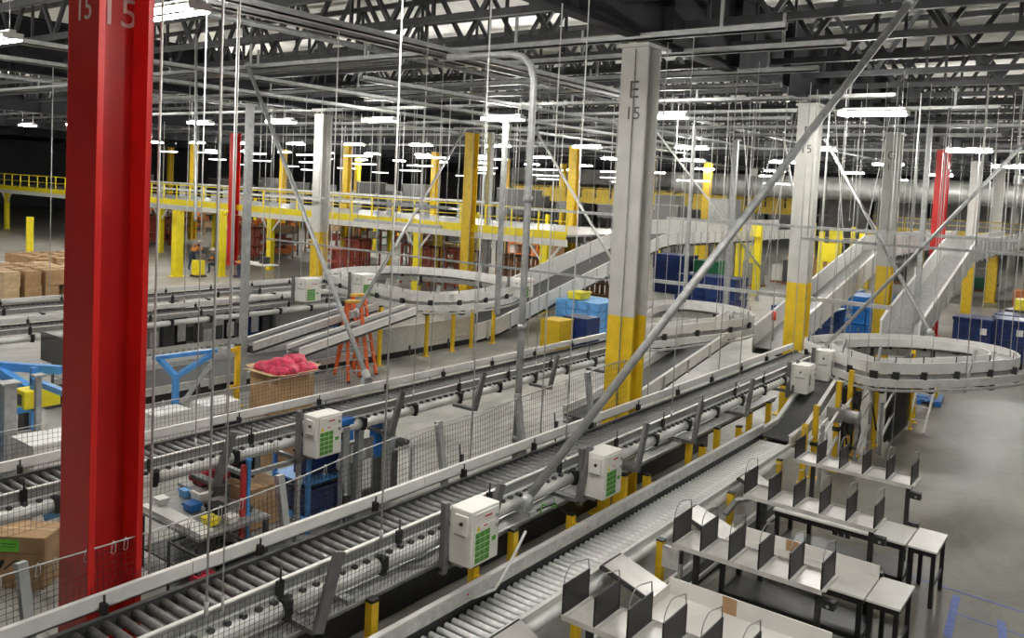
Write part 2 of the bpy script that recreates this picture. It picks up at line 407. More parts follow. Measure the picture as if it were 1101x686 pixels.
LAMP0 = make_lamp(); used_lamp = False
rowname = {-7.4: 'ninth', 6.0: 'front', 19.9: 'second', 33.1: 'third', 44.5: 'fourth', 58: 'fifth', 71: 'sixth', 84: 'seventh'}
near_lab = {
 (6.0, 2): 'big bright twin tube ceiling light hanging just beside the top of the tall red column',
 (6.0, 3): 'big bright twin tube ceiling light cut by the picture edge beyond the tall red column',
 (19.9, 0): 'long bright twin tube ceiling light hanging beside the grey column crossed by the pipe',
 (19.9, 1): 'bright twin tube ceiling light hanging close beside the upper part of column E',
 (19.9, 2): 'bright twin tube ceiling light hanging beside the tall steel pole with a bent top',
 (19.9, 3): 'bright twin tube ceiling light hanging above the corner of the yellow mezzanine',
 (33.1, 0): 'bright twin tube ceiling light hanging over the distant red column near the chutes',
 (33.1, 2): 'bright twin tube ceiling light hanging between column E and the grey column F, third row',
 (33.1, 3): 'bright twin tube ceiling light hanging in front of the yellow column beside the bent pole',
}
for x in (-7.4, 6.0, 19.9, 33.1, 44.5, 58, 71, 84):  # unseen lamps behind and beside the camera continue the grid to add light
    for k in range(-5, 13):
        y = 4.95 + 5.23*k
        if x > 60 and k % 2: continue
        if y < -10 and x < 60: continue
        if x < 0 and y > 2: continue
        if x == 6.0 and k < -2: continue
        if x == 19.9 and k < -1: continue
        if x == 33.1 and k < -1: continue
        if x > 40 and y < -5: continue
        o = LAMP0 if not used_lamp else copy_tree(LAMP0); used_lamp = True
        o.location = (x, y - (.25 if (x < 10 and k == 3) else 0), 7.6)
        key = (x, k-0)
        kk = (x, k)
        if kk in near_lab: o['label'] = near_lab[kk]; o['group'] = 'bright twin tube ceiling lights'
        elif x < 0 or x < 10:
            o['label'] = 'twin tube ceiling light of the front rows, which reach unseen behind the camera'; o['group'] = 'front row ceiling lights'
        else:
            o['label'] = 'small bright twin tube ceiling light in the %s row back from the front' % rowname[x]; o['group'] = 'ceiling lights of the %s row' % rowname[x]
# suspended strip lights over the mezzanine, thin and wide
def make_strip():
    t = thing('strip_light', 's', 'strip light', (0, 0, 0))
    MB().box(-.05, .05, -1.2, 1.2, .04, .09).build('housing', 'lamp_housing', t)
    MB().box(-.035, .035, -1.18, 1.18, 0, .04).build('lamp_tube', 'strip_glow', t)
    MB().tube((0, -1, .09), (0, -1, 1.2), .005, 4).build('hanger_wire', 'rod_steel', t)
    MB().tube((0, 1, .09), (0, 1, 1.2), .005, 4).build('hanger_wire', 'rod_steel', t)
    return t
S0 = make_strip(); first = True
for (x, ys, z) in ((34.5, (27.5, 31.5, 37.5, 42, 47.5, 53, 58), 7.0), (42, (24, 29, 34, 39.5, 45, 51, 57, 63), 6.75), (52, (18, 24, 30, 36, 42, 50, 58, 66, 74), 6.6), (64, (12, 20, 28, 36, 44, 54, 66, 78), 6.5)):
    for y in ys:
        o = S0 if first else copy_tree(S0); first = False
        o.location = (x, y, z)
        o['label'] = 'thin white strip light hung over the yellow mezzanine deck' if x < 40 else 'thin distant white strip light deep over the mezzanine'
        o['group'] = 'strip lights over the mezzanine edge' if x < 40 else 'distant strip lights over the mezzanine'
# ------------------------------------------------------------------ accumulation conveyors hung at about 2 m
def roller_src(r, L, m, name='roller', n=10):
    mb = MB().tube((0, 0, 0), (0, L, 0), r, n).tube((0, -.015, 0), (0, L+.015, 0), r*.35, 6)
    return mb
def hung_conveyor(name, label, x0, x1, yf, yn, zt, nroll=100, pitch=.125, strap_step=1.2, lower=True, roller_m='rubber_roller'):
    """yf: far guard plane, yn: near channel plane; zt: top of far guard"""
    t = thing(name, label, 'conveyor', (x0, yn, 0))
    X = x1-x0; W = yf-yn
    # everything local: x 0..X, y 0..W
    g = MB()
    seg = 3.05; k = 0
    while k*seg < X:
        a, b = k*seg, min(X, (k+1)*seg)-.008
        g.box(a, b, W, W+.014, zt-.115, zt).box(a, b, W, W+.05, zt, zt+.012).box(a, b, W, W+.04, zt-.115, zt-.105); k += 1
    g.build('guard_rail', 'white_panel', t)
    MB().box(0, X, W-.09, W-.07, zt-.30, zt-.15).box(0, X, W-.10, W-.05, zt-.15, zt-.14).build('side_channel', 'dark_metal', t)
    zr = zt-.205
    src = MB().tube((0, .05, zr), (0, W-.10, zr), .038, 12).build('roller', roller_m, t)
    n = int((X-.1)/pitch); n1 = min(n, nroll)
    src.location = (.08, 0, 0)
    for i in range(1, n1): inst(src, t, (.08+i*pitch, 0, 0))
    if n > n1:
        mb = MB()
        for i in range(n1, n): mb.tube((.08+i*pitch, .05, zr), (.08+i*pitch, W-.10, zr), .038, 8)
        r = mb.build('roller_row', roller_m, t); r['kind'] = 'stuff'
    # near channel with bright lip
    MB().box(0, X, 0, .03, zt-.28, zt-.17).box(0, X, 0, .05, zt-.29, zt-.28).build('side_channel', 'mid_metal', t)
    MB().box(0, X, -.012, .032, zt-.17, zt-.155).build('edge_strip', 'white_panel', t)
    if lower:
        # lower pressure roller lane and its lip
        MB().box(0, X, -.03, -.005, zt-.34, zt-.29).box(0, X, -.045, .0, zt-.29, zt-.278).build('lower_channel', 'light_metal', t)
        mb = MB()
        for i in range(int(X/.16)): mb.tube((.1+i*.16, -.085, zt-.31), (.1+i*.16, -.03, zt-.31), .028, 8)
        r = mb.build('pressure_wheel_row', 'dark_metal', t); r['kind'] = 'stuff'
    # drive cover tubes and black straps
    sc = MB().tube((0, -.06, zt-.40), (strap_step-.08, -.06, zt-.40), .078, 16).build('drive_cover', 'tube_white', t)
    ss = MB().box(-.03, .03, -.145, .04, zt-.49, zt-.30).box(-.04, .04, -.155, -.13, zt-.44, zt-.30).build('strap', 'black_plastic', t)
    ns = int(X/strap_step)
    for i in range(ns):
        if i: inst(sc, t, (i*strap_step, 0, 0)); inst(ss, t, (i*strap_step-.04, 0, 0))
    # clamps on guard
    sg = MB().box(-.02, .02, W-.07, W-.0, zt-.22, zt-.05).tube((0, W-.04, zt-.08), (0, W-.04, zt+.02), .010, 6).build('guard_clip', 'black_plastic', t); sg.location = (.7, 0, 0)
    sn = MB().box(-.035, .035, -.05, -.015, zt-.30, zt-.14).tube((0, -.04, zt-.14), (0, -.04, zt-.02), .010, 6).build('guide_clip', 'black_plastic', t); sn.location = (.5, 0, 0)
    for i in range(1, int(X/1.52)): inst(sg, t, (.7+i*1.52, 0, 0)); inst(sn, t, (.5+i*1.52, 0, 0))
    # under frame
    u = MB()
    for i in range(int(X/3)): u.box(1+i*3, 1.06+i*3, 0, W, zt-.42, zt-.36)
    u.build('cross_frame', 'strut_grey', t)
    return t
A_conv = hung_conveyor('roller_conveyor', 'long black roller conveyor with white guard rail crossing in front of the red column', 1.2, 20.6, 6.57, 6.0, 2.10)
B_conv = hung_conveyor('roller_conveyor', 'second hung roller conveyor with white guard rail, running beyond the tall red column', 2.2, 18.2, 10.5, 9.92, 2.06)
D_conv = hung_conveyor('roller_conveyor', 'hung grey conveyor farther back, passing beside the dark red-roofed cell beyond the ladder', 4.0, 21.0, 23.2, 22.5, 2.10, nroll=60, lower=False)
D_conv['label'] = 'farther hung grey conveyor running behind the ladder towards the small control boxes'
D2_conv = hung_conveyor('roller_conveyor', 'grey hung conveyor beside the small control boxes, its end at the far oval loop', 5.5, 19.5, 21.6, 21.0, 1.86, nroll=60, lower=False)

# slanted grey strut plates holding the conveyors (lean along X)
def strut(parent, x, y, z0, z1, lean, w=.11, m='strut_grey', name='support_strut'):
    MB().bar((x, y, z0), (x+lean, y, z1), w, .05, (0, 1, 0)).box(x+.0-.06, x+.06, y, y+.5, z0, z0+.05).build(name, m, parent)
for x in (1.75, 5.05, 7.55, 9.55, 11.2, 13.2, 15.6, 18.3): strut(A_conv, x-1.2, -.2, 1.40, 2.10, .24, .12, 'dark_strut')
for x in (3.2, 6.6, 9.9, 12.1, 14.6, 16.9): strut(B_conv, x-2.2, -.2, 1.38, 2.08, .24, .12, 'dark_strut')
for x in (8, 12, 16, 19.5): strut(D_conv, x-4, -.12, 1.5, 2.05, .3)

# ------------------------------------------------------------------ netting
def net(label, x0, x1, y, z0, z1, step=.05, t=.0015, sag=0.0, lean=0.0, rise=None):
    mb = MB(); n = int((x1-x0)/step)
    def top(x): return (z1 if rise is None else z1 + max(0, (x-rise[0]))*rise[1]) - sag*(.5-.5*math.cos(2*PI*(x-x0)/2.0))
    for i in range(n+1):
        x = x0+i*step; zt = top(x)
        mb.bar((x, y, z0), (x, y+lean, zt), 2*t, 2*t, (1, 0, 0))
    for j in range(int((z1-z0)/step)+1):
        f = j/max(1, int((z1-z0)/step))
        seg = 1.0; a = x0
        while a < x1-.01:
            b = min(x1, a+seg/2)
            mb.bar((a, y+lean*f, z0+(top(a)-z0)*f), (b, y+lean*f, z0+(top(b)-z0)*f), 2*t, 2*t)
            a = b
    o = one('safety_net', mb, 'net_black', label, 'safety net', origin=(x0, y, z0)); o['kind'] = 'stuff'
    return o
net('black safety net rising above the long white rail in front of the red column', 1.5, 12.4, 6.68, 1.92, 2.44, sag=.05, lean=.05, rise=(4.5, .05))
net('black safety net hanging down the near side of the long roller conveyor', 1.3, 7.4, 5.80, 1.52, 2.02)
net('black safety net along the second hung conveyor, beyond the red column', 2.3, 9.8, 10.62, 1.80, 2.35, .06, sag=.05, lean=.04)
net('black safety net hanging on the near side of the second hung conveyor', 2.3, 7.6, 9.70, 1.50, 2.0, .06)
# cables and net hooks
def cable(label, pts, hooks_every, r=.007):
    t = thing('net_cable', label, 'cable', pts[0]); o = Vector(pts[0])
    P = smooth_path(pts, 8)
    MB().pipe([p-o for p in P], r, 6).build('wire', 'rod_steel', t)
    src = None; L = (Vector(pts[-1])-o).length; n = int(L/hooks_every)
    for i in range(1, n):
        q = P[min(len(P)-1, int(i/n*len(P)))]-o
        if src is None:
            src = MB().pipe([(0, 0, .02), (.02, 0, -.02), (.018, 0, -.08), (0, 0, -.095), (-.018, 0, -.08), (-.012, 0, -.02), (0, 0, .02)], .004, 5).build('net_hook', 'rod_steel', t); src.location = q
        else: inst(src, t, q)
    return t
cable('steel cable with small hooks holding the net in front of the red column', [(1.3, 6.74, 2.47), (2.7, 6.73, 2.46), (3.7, 6.73, 2.44), (4.4, 6.73, 2.45), (5.4, 6.73, 2.50), (6.9, 6.75, 2.62), (9.1, 6.74, 2.66), (11.3, 6.73, 2.79), (12.4, 6.73, 2.8)], .28)
cable('steel cable with small hooks holding the net of the second hung conveyor', [(2.0, 10.66, 2.38), (4.5, 10.66, 2.40), (7, 10.66, 2.40), (9.8, 10.66, 2.42)], .4)
# net posts (grey tubes leaning outward)
for i, (x, y, z) in enumerate(((2.9, 6.62, 2.50), (5.35, 6.62, 2.58), (7.75, 6.62, 2.66), (9.4, 6.62, 2.72), (11.25, 6.62, 2.75))):
    lab = ['grey net post standing at the carton end of the long white rail', 'grey net post in front of the brown carton with blue bins', 'grey net post leaning beside the open concrete floor', 'grey net post at the foot of the tall bent steel pole', 'grey net post against the yellow part of column E'][i]
    one('net_post', MB().box(x-.04, x+.04, y+.02, y+.06, 1.85, 1.9).bar((x, y+.03, 1.9), (x-.02, y+.16, z), .075, .075, (1, 0, 0)), 'strut_grey', lab, 'post')
for x in (6.1, 8.05, 10.2):
    one('net_post', MB().tube((x, 6.64, 1.9), (x, 6.68, 2.32), .012, 6).box(x-.02, x+.02, 6.62, 6.66, 2.1, 2.2), 'black_plastic', 'thin black stub post standing on the long white rail', 'post', 'thin black stubs on the white rail')

# ------------------------------------------------------------------ cable tray below the long conveyor
tray = thing('cable_tray', 'grey perforated cable tray running under the near edge of the long roller conveyor', 'cable tray', (2.5, 6.02, 0))
X = 15.4; mb = MB()
mb.box(0, X, 0, .42, 1.30, 1.312).box(0, X, 0, .012, 1.30, 1.36).box(0, X, .41, .42, 1.30, 1.38)
mb.build('tray_bed', 'mid_metal', tray)
MB().box(0, X, -.015, .012, 1.355, 1.37).box(0, X, .19, .215, 1.38, 1.40).box(0, X, .40, .44, 1.38, 1.395).build('tray_edge', 'light_metal', tray)
mb = MB()
for i in range(int(X/.22)): mb.box(.05+i*.22, .17+i*.22, .05, .075, 1.311, 1.316)
r = mb.build('slot_row', 'black_plastic', tray); r['kind'] = 'stuff'
MB().box(0, X, .02, .40, 1.25, 1.30).build('lower_channel', 'black_steel', tray)
for i, x in enumerate((.5, 3.1, 6.2, 8.9, 10.6, 13.2)):
    MB().box(x, x+.10, -.03, .45, 1.385, 1.43).build('cross_bracket', 'strut_grey', tray)
for k, (a, b, yy) in enumerate(((0, 6, .27), (5.5, 11, .30), (10, 15.2, .25))):
    MB().pipe([(a, yy, 1.34), ((a+b)/2, yy+.04, 1.345), (b, yy, 1.34)], .018, 6).build('power_cable', 'black_plastic' if k % 2 else 'tube_white', tray)
for i, x in enumerate((5.9, 8.3, 11.1, 13.4, 14.6, 16.2, 17.3)):
    lab = ['yellow post under the cable tray below the front control box', 'yellow post holding the cable tray just before the yellow base of column E', 'yellow post holding the cable tray just past column E', 'yellow cable tray post, first beyond column E standing over black shade',
           'yellow cable tray post, second beyond column E', 'yellow cable tray post close to the dark inclined belt', 'yellow cable tray post at the foot of the dark inclined belt'][i]
    t = thing('tray_post', lab, 'post', (x, 5.96, 0))
    MB().box(-.05, .05, -.05, .05, .01, 1.33).box(-.06, .06, -.09, -.05, .62, .70).build('post', 'yellow_post', t, bevel=.006)
    MB().box(-.05, .05, -.05, .05, 1.33, 1.36).build('post_cap', 'black_plastic', t)
    MB().box(-.1, .1, -.1, .1, 0, .012).build('foot_plate', 'yellow_post', t)

# black sided floor conveyor hidden below the long one
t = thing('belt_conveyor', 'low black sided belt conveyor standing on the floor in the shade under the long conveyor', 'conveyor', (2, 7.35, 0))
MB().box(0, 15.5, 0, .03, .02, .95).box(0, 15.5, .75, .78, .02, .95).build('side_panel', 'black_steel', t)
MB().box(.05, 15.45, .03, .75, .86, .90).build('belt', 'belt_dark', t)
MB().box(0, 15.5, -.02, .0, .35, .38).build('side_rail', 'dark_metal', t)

# ------------------------------------------------------------------ low roller conveyor with yellow legs
low = thing('roller_conveyor', 'low gravity conveyor of shiny steel rollers between rows of short yellow posts', 'conveyor', (4.2, 5.15, 0))
X = 12.2; W = .57
MB().box(0, X, W, W+.03, .93, 1.10).build('guard_rail', 'light_metal', low)
MB().box(0, X, W-.02, W+.05, 1.10, 1.115).build('rail_cap', 'white_panel', low)
MB().box(0, X, W, W+.03, .72, .93).build('rail_base', 'black_steel', low)
MB().box(0, X, -.005, .03, .70, .845).box(0, X, -.03, .03, .845, .858).build('side_rail', 'white_panel', low)
MB().tube((0, -.04, .70), (X, -.04, .70), .07, 14).build('drive_cover', 'tube_white', low)
src = MB().tube((0, .04, .815), (0, W-.01, .815), .036, 12).build('roller', 'steel_roller', low); src.location = (.08, 0, 0)
pitch = .125; n = int((X-.1)/pitch)
for i in range(1, n): inst(src, low, (.08+i*pitch, 0, 0))
MB().box(0, X, .03, W, .70, .74).build('under_plate', 'black_steel', low)
for i in range(14):
    rr = MB().tube((.4+i*.85, W-.004, 1.02), (.4+i*.85, W+.001, 1.02), .014, 8).build('sensor', 'pink_bag' if i % 3 == 0 else 'sticker_white', low)
def side_post(x, y, top, arm_dir, label):
    t = thing('yellow_side_post', label, 'conveyor leg', (x, y, 0))
    pst = MB().box(-.05, .05, -.05, .05, .01, top).build('post', 'yellow_post', t, bevel=.006)
    MB().box(-.055, .055, -.055, .055, top, top+.02).build('post_cap', 'black_plastic', pst)
    MB().box(-.09, .09, -.09, .09, 0, .012).build('foot_plate', 'yellow_post', t)
    if arm_dir < 0: MB().box(-.035, .035, -.14, -.05, top-.16, top-.10).build('arm', 'yellow_post', t)
    else: MB().box(-.035, .035, .05, .12, .66, .72).build('arm', 'yellow_post', t)
    return t
for i, x in enumerate((5.3, 7.5, 9.6, 11.8, 13.9, 15.6)):
    side_post(x, 5.93, 1.17, -1, ['short yellow post behind the steel roller conveyor, at its front end', 'short yellow post with black cap behind the steel rollers, under the front control box', 'short yellow post behind the steel rollers beside the yellow base of column E',
              'short yellow post behind the steel rollers just past column E', 'short yellow post behind the steel rollers near the dark inclined belt', 'short yellow post behind the far end of the steel rollers'][i])
for i, x in enumerate((6.2, 8.33, 10.5, 13.0, 15.3)):
    side_post(x, 5.0, .80, 1, ['short yellow post on the bench side of the steel rollers, lowest in the picture', 'short yellow post on the bench side beside the lowest divider shelf', 'short yellow post on the bench side beside the slanting metal chute plate',
              'short yellow post on the bench side between the two upper divider shelves', 'short yellow post on the bench side by the highest divider shelf'][i])
# dark floor belt rail along bench side (low guide on floor)
t = thing('floor_rail', 'black and white low rail lying along the floor below the steel roller conveyor', 'rail', (5.5, 4.72, 0))
MB().box(0, 9.5, 0, .16, .0, .12).build('base', 'black_plastic', t)
MB().box(0, 9.5, .17, .22, .10, .22).box(0, 9.5, -.02, .0, .08, .14).build('white_rail', 'white_panel', t)

# ------------------------------------------------------------------ slanting chute plates from rollers to benches
def chute(pts, label, th=.03):
    mb = MB().prism(pts, (0, 0, -th))
    t = one('chute_plate', mb, 'shelf_steel', label, 'chute', bevel=.003)
    return t
def chute_thing(x, y0, z0, y1, z1, w, label):
    t = thing('chute', label, 'chute', (x, y1, z1))
    MB().prism([(0, 0, 0), (w, 0, 0), (w, y0-y1, z0-z1), (0, y0-y1, z0-z1)], (0, 0, -.02)).build('slide_plate', 'shelf_steel', t)
    MB().bar((0, 0, .0), (0, y0-y1, z0-z1), .02, .06).build('side_lip', 'dark_metal', t)
    MB().box(0, w, y0-y1+.0, y0-y1+.03, z0-z1-.04, z0-z1+.0).build('hook', 'black_plastic', t)
    return t
chute_thing(8.92, 5.03, .95, 4.28, .72, .52, 'slanting steel chute plate leading off the rollers to the middle bench')
chute_thing(11.2, 5.03, .95, 4.40, .74, .55, 'slanting steel chute plate behind the dividers of the middle shelf')
chute_thing(6.7, 5.05, .93, 4.35, .62, .55, 'slanting steel chute plate beside the lowest divider shelf at the picture bottom')
chute_thing(13.4, 5.05, .93, 4.40, .66, .6, 'slanting steel chute plate by the upper divider shelf')

# ------------------------------------------------------------------ control cabinets
def cabinet(label, x, y, z, wx=.48, wy=.31, h=.62, grid=True, side='-y', post=True, group=None):
    """near-left bottom corner at x,y (min), z; front with green grid faces -Y, hatch faces -X"""
    t = thing('control_cabinet', label, 'control cabinet', (x, y, z), group)
    MB().box(0, wx, 0, wy, 0, h).build('body', 'cabinet_white', t, bevel=.012)
    door = MB().box(.03, wx-.03, -.018, 0, .03, h-.03).build('door', 'cabinet_white', t, bevel=.004)
    hatch = MB().box(-.022, 0, .05, wy*.72, h*.56, h*.90).build('hatch', 'cabinet_white', t, bevel=.004)
    MB().box(-.035, -.022, .06, wy*.70, h*.54, h*.57).build('hatch_sill', 'mid_metal', hatch)
    MB().tube((-.022, wy*.4, h*.76), (-.04, wy*.4, h*.76), .022, 8).build('lock', 'black_plastic', hatch)
    if grid:
        mb = MB(); cw = wx*.155
        for i in range(3):
            for j in range(5):
                mb.box(.05+i*(cw+.010), .05+i*(cw+.010)+cw, -.024, -.018, .05+j*.068, .05+j*.068+.058)
        mb.box(.05+3*(cw+.010)+.03, .05+3*(cw+.010)+.03+cw*.9, -.024, -.018, .22, .27)
        mb.build('green_label_grid', 'label_green', door)
        mb = MB()
        for i in range(3):
            for j in range(5):
                a = .05+i*(cw+.010); b = .05+j*.068
                mb.box(a+.012, a+cw-.014, -.0255, -.024, b+.014, b+.020).box(a+.012, a+cw-.03, -.0255, -.024, b+.034, b+.040)
        mb.build('label_print', 'dark_metal', door)
        MB().box(.12, wx-.10, -.022, -.018, .41, .45).box(.20, wx-.12, -.022, -.018, .52, .55).build('sticker', 'sticker_white', door)
        MB().box(.20, wx-.16, -.024, -.022, .525, .545).box(.18, .24, -.024, -.022, .43, .445).build('red_print', 'label_red', door)
        MB().prism([(.06, -.024, .40), (.12, -.024, .40), (.09, -.024, .455)], (0, .005, 0)).build('warning_sign', 'warning_yellow', door)
    else:
        MB().box(.06, .16, -.022, -.018, h*.3, h*.7).build('sticker', 'mid_metal', door)
    MB().tube((wx-.07, -.018, h*.62), (wx-.07, -.035, h*.62), .022, 8).tube((wx-.07, -.018, h*.80), (wx-.07, -.035, h*.80), .022, 8).build('door_lock', 'mid_metal', door)
    MB().box(.05, wx-.05, wy, wy+.04, -.04, h-.1).box(.05, .11, wy*.5, wy+.04, -.05, -.0).build('mounting_bracket', 'strut_grey', t)
    if post: MB().box(-.10, -.03, wy-.02, wy+.05, -.12, h+.05).box(-.10, wx, wy+.0, wy+.05, -.10, -.05).build('mounting_post', 'dark_strut', t)
    return t
CX = [
 ('large white control cabinet with green label grid, closest to the picture bottom', 6.83, 5.45, 1.50, True),
 ('white control cabinet with green label grid beside the lower end of the big slanting pipe', 9.72, 5.52, 1.43, True),
 ('white control cabinet with green label grid on the second hung conveyor, over the blue bins', 8.0, 9.35, 1.50, True),
]
for lab, x, y, z, g in CX: cabinet(lab, x, y, z, grid=g)
cabinet('plain white control cabinet standing over the top of the dark inclined belt', 18.3, 5.5, 1.42, wx=.50, wy=.38, h=.62, grid=False)
cabinet('plain white control cabinet just behind another one above the dark inclined belt', 19.25, 5.32, 1.55, wx=.40, wy=.34, h=.72, grid=False)
cabinet('plain white control cabinet beyond the outer bend of the oval conveyor loop', 23.6, 1.35, 1.75, wx=.6, wy=.6, h=.75, grid=False)
cabinet('small pale cabinet with one green label, lower of two beside the grey and yellow column', 16.4, 19.9, 1.85, wx=.6, wy=.5, h=.7, grid=True)
cabinet('small pale cabinet with a green label, second beside the grey and yellow column', 18.4, 19.6, 1.9, wx=.6, wy=.5, h=.7, grid=True)
cabinet('small pale cabinet at the tip of the far oval loop, where the long chute begins', 22.9, 16.6, 1.85, wx=.7, wy=.5, h=.65, grid=True)
# ------------------------------------------------------------------ oval conveyor loops
def loop(label, ctrl, width, z, close=True, m_wall='white_panel', inner=True, n=9):
    """ctrl: outer boundary control points (x,y), counter-clockwise; band lies inside"""
    P = smooth_path([(x, y, z) for x, y in ctrl], n, close)
    ar = sum(P[i][0]*P[(i+1) % len(P)][1]-P[(i+1) % len(P)][0]*P[i][1] for i in range(len(P)))
    sgn = 1 if ar > 0 else -1
    Q = offset_path(P, sgn*width, close); Mi = offset_path(P, sgn*width/2, close)
    t = thing('curved_conveyor', label, 'conveyor', (P[0][0], P[0][1], 0)); o = Vector((P[0][0], P[0][1], 0))
    L = lambda path: [p-o for p in path]
    MB().sheet(L(P), .015, -.07, .17, close).build('outer_wall', m_wall, t)
    MB().sheet(L(Q), .015, -.06, .15, close).build('inner_wall', m_wall, t)
    MB().sheet(L(Mi), width/2-.03, -.06, -.02, close).build('belt', 'mid_metal', t)
    MB().sheet(L(offset_path(P, -sgn*.05, close)), .07, -.34, -.18, close).build('drive_cover', 'tube_white', t)
    MB().sheet(L(offset_path(P, sgn*.03, close)), .03, -.20, -.10, close).build('side_channel', 'mid_metal', t)
    MB().sheet(L(offset_path(P, -sgn*.16, close)), .02, -.42, -.37, close).build('conduit', 'light_metal', t)
    # rollers across
    mb = MB(); 
    for i in range(0, len(P)-1, 2 if len(P) > 60 else 1):
        a = P[i]*.93+Q[i]*.07-o; b = P[i]*.07+Q[i]*.93-o
        a.z = b.z = z-.005; mb.tube(a, b, .03, 6)
    r = mb.build('roller_row', 'light_metal', t); r['kind'] = 'stuff'
    src = None
    for i in range(3, len(P)-1, 6):
        p = (P[i]-o)
        if src is None:
            src = MB().box(-.05, .05, -.09, .07, -.22, -.02).tube((0, 0, -.05), (0, 0, .30), .012, 6).build('guide_clip', 'black_plastic', t); src.location = p
        else: inst(src, t, p)
    src = None
    for i in range(2, len(P)-1, 11):
        p = P[i]-o; q = Q[i]-o
        MB().bar((p.x, p.y, z-.48), (q.x, q.y, z-.48), .08, .06).box(p.x-.05, p.x+.05, p.y-.05, p.y+.05, z-.48, z-.2).build('support_arm', 'dark_metal', t)
    return t, P
RL, RP = loop('oval conveyor loop with pale curved walls hanging over the open floor by the blue pallet',
     [(20.7, 6.35), (19.7, 5.5), (19.0, 4.55), (19.2, 3.95), (20.0, 3.25), (21.3, 2.45), (22.5, 2.0), (23.6, 2.35), (24.1, 3.2), (23.9, 4.3), (23.1, 5.35), (22.0, 6.1)], .60, 2.08)
L2, P2 = loop('curved conveyor loop hanging beyond column E over the concrete floor',
     [(18.6, 10.5), (20.6, 11.35), (23.2, 12.15), (24.9, 11.8), (25.3, 10.5), (24.5, 9.2), (22.8, 8.8), (20.8, 9.25), (19.0, 9.75)], .55, 2.06)
L3, P3 = loop('far oval conveyor loop hanging in front of the mezzanine corner',
     [(19.9, 23.2), (21.6, 24.1), (23.6, 23.9), (25.0, 22.2), (25.2, 20.0), (24.5, 18.0), (22.8, 16.9), (20.8, 16.5), (19.2, 16.8), (18.5, 17.9), (18.8, 19.8), (19.3, 21.6)], .65, 2.08)
# inner islands of the right loop: second inner wall ring
# slanted struts on the loops
def loop_strut(t, x, y, z0=1.6, z1=2.35, lx=.25, ly=0):
    o = t.location
    MB().bar((x-o.x, y-o.y, z0), (x-o.x+lx, y-o.y+ly, z1), .12, .05, (0, 1, 0)).build('support_strut', 'strut_grey', t)
for x, y in ((19.6, 5.3), (19.05, 4.4), (20.6, 2.8)): loop_strut(RL, x, y, 1.6, 2.5, .35, -.1)
loop_strut(L3, 18.7, 19.0, 1.6, 2.5); loop_strut(L3, 18.9, 17.0, 1.6, 2.5)

# ------------------------------------------------------------------ inclined belts
def incline(name, label, path, width, wall_h, belt_m, wall_m, ribs=0, cat='conveyor', wall_lo=-.12, base_drop=.16, ydir=1, near_h=None):
    nh = wall_h if near_h is None else near_h
    """path: points (x,y,z) of the lower-Y edge; width towards +Y"""
    t = thing(name, label, cat, path[0]); o = Vector(path[0]); P = [Vector(p)-o for p in path]
    def strip(y0, y1, z0, z1):
        mb = MB(); vs = []
        for p in P: vs += [(p.x, p.y+y0, p.z+z0), (p.x, p.y+y1, p.z+z0), (p.x, p.y+y1, p.z+z1), (p.x, p.y+y0, p.z+z1)]
        fs = [(i*4+k, i*4+(k+1) % 4, (i+1)*4+(k+1) % 4, (i+1)*4+k) for i in range(len(P)-1) for k in range(4)]
        fs += [(0, 3, 2, 1), tuple((len(P)-1)*4+k for k in range(4))]
        return mb.add(vs, fs)
    strip(.02, width-.02, -.03, 0).build('belt', belt_m, t)
    strip(-.02, .02, wall_lo, nh).build('near_wall', wall_m, t)
    strip(-.045, .035, nh, nh+.02).build('wall_cap', 'white_panel', t)
    strip(width-.02, width+.02, wall_lo, wall_h).build('far_wall', wall_m, t)
    strip(width-.035, width+.045, wall_h, wall_h+.02).build('wall_cap', 'white_panel', t)
    strip(.0, width, -base_drop-.03, -base_drop).build('under_pan', 'dark_metal', t)
    if ribs:
        src = None
        for i in range(len(P)-1):
            a, b = P[i], P[i+1]; n = max(1, int((b-a).length/ribs))
            for k in range(n):
                q = a.lerp(b, (k+.5)/n)
                if src is None:
                    src = MB().box(-.03, .03, -.07, -.02, wall_lo-.05, nh).build('wall_rib', 'light_metal', t); src.location = q
                else: inst(src, t, q)
    return t
incline('inclined_belt', 'dark inclined belt conveyor dropping from the cabinets to the steel rollers', [(16.3, 5.16, .90), (17.3, 5.16, .93), (20.3, 5.16, 1.95)], .60, .10, 'belt_dark', 'light_metal', 0)
incline('inclined_belt', 'grey inclined belt conveyor dropping from the loop beyond column E', [(15.0, 8.75, .80), (16.0, 8.75, .85), (24.2, 8.95, 2.02)], .85, .16, 'belt_grey', 'white_panel', 1.2)
incline('metal_chute', 'wide high-walled metal chute coming down past the distant red column', [(25.2, 4.65, 1.75), (26.0, 4.65, 2.0), (34.6, 4.75, 3.85), (52, 4.75, 3.95)], 1.0, .58, 'mid_metal', 'white_panel', 1.1, 'chute', -.15)
incline('metal_chute', 'high-walled metal chute coming down between the two yellow-based grey columns', [(23.8, 7.75, 1.3), (26.0, 7.75, 1.75), (35.5, 7.75, 3.75), (50, 7.75, 3.85)], 1.05, .58, 'mid_metal', 'white_panel', 1.1, 'chute', -.15)
incline('metal_chute', 'long white-sided conveyor chute climbing behind column E then running level', [(23.0, 18.62, .50), (24.4, 18.62, .62), (26.9, 18.62, 1.2), (37.2, 18.62, 3.45), (38.4, 18.62, 3.55), (58, 18.62, 3.5)], 1.5, .72, 'belt_dark', 'white_panel', .9, 'chute', -.42, .5, near_h=.16)
# horizontal run at far right joining chutes
incline('hanging_gallery', 'long level grey conveyor gallery crossing behind the high metal chutes', [(56.4, 2, 3.3), (57.8, 2, 3.3)], 16, .9, 'mid_metal', 'duct_grey', 0, 'conveyor', -.1)

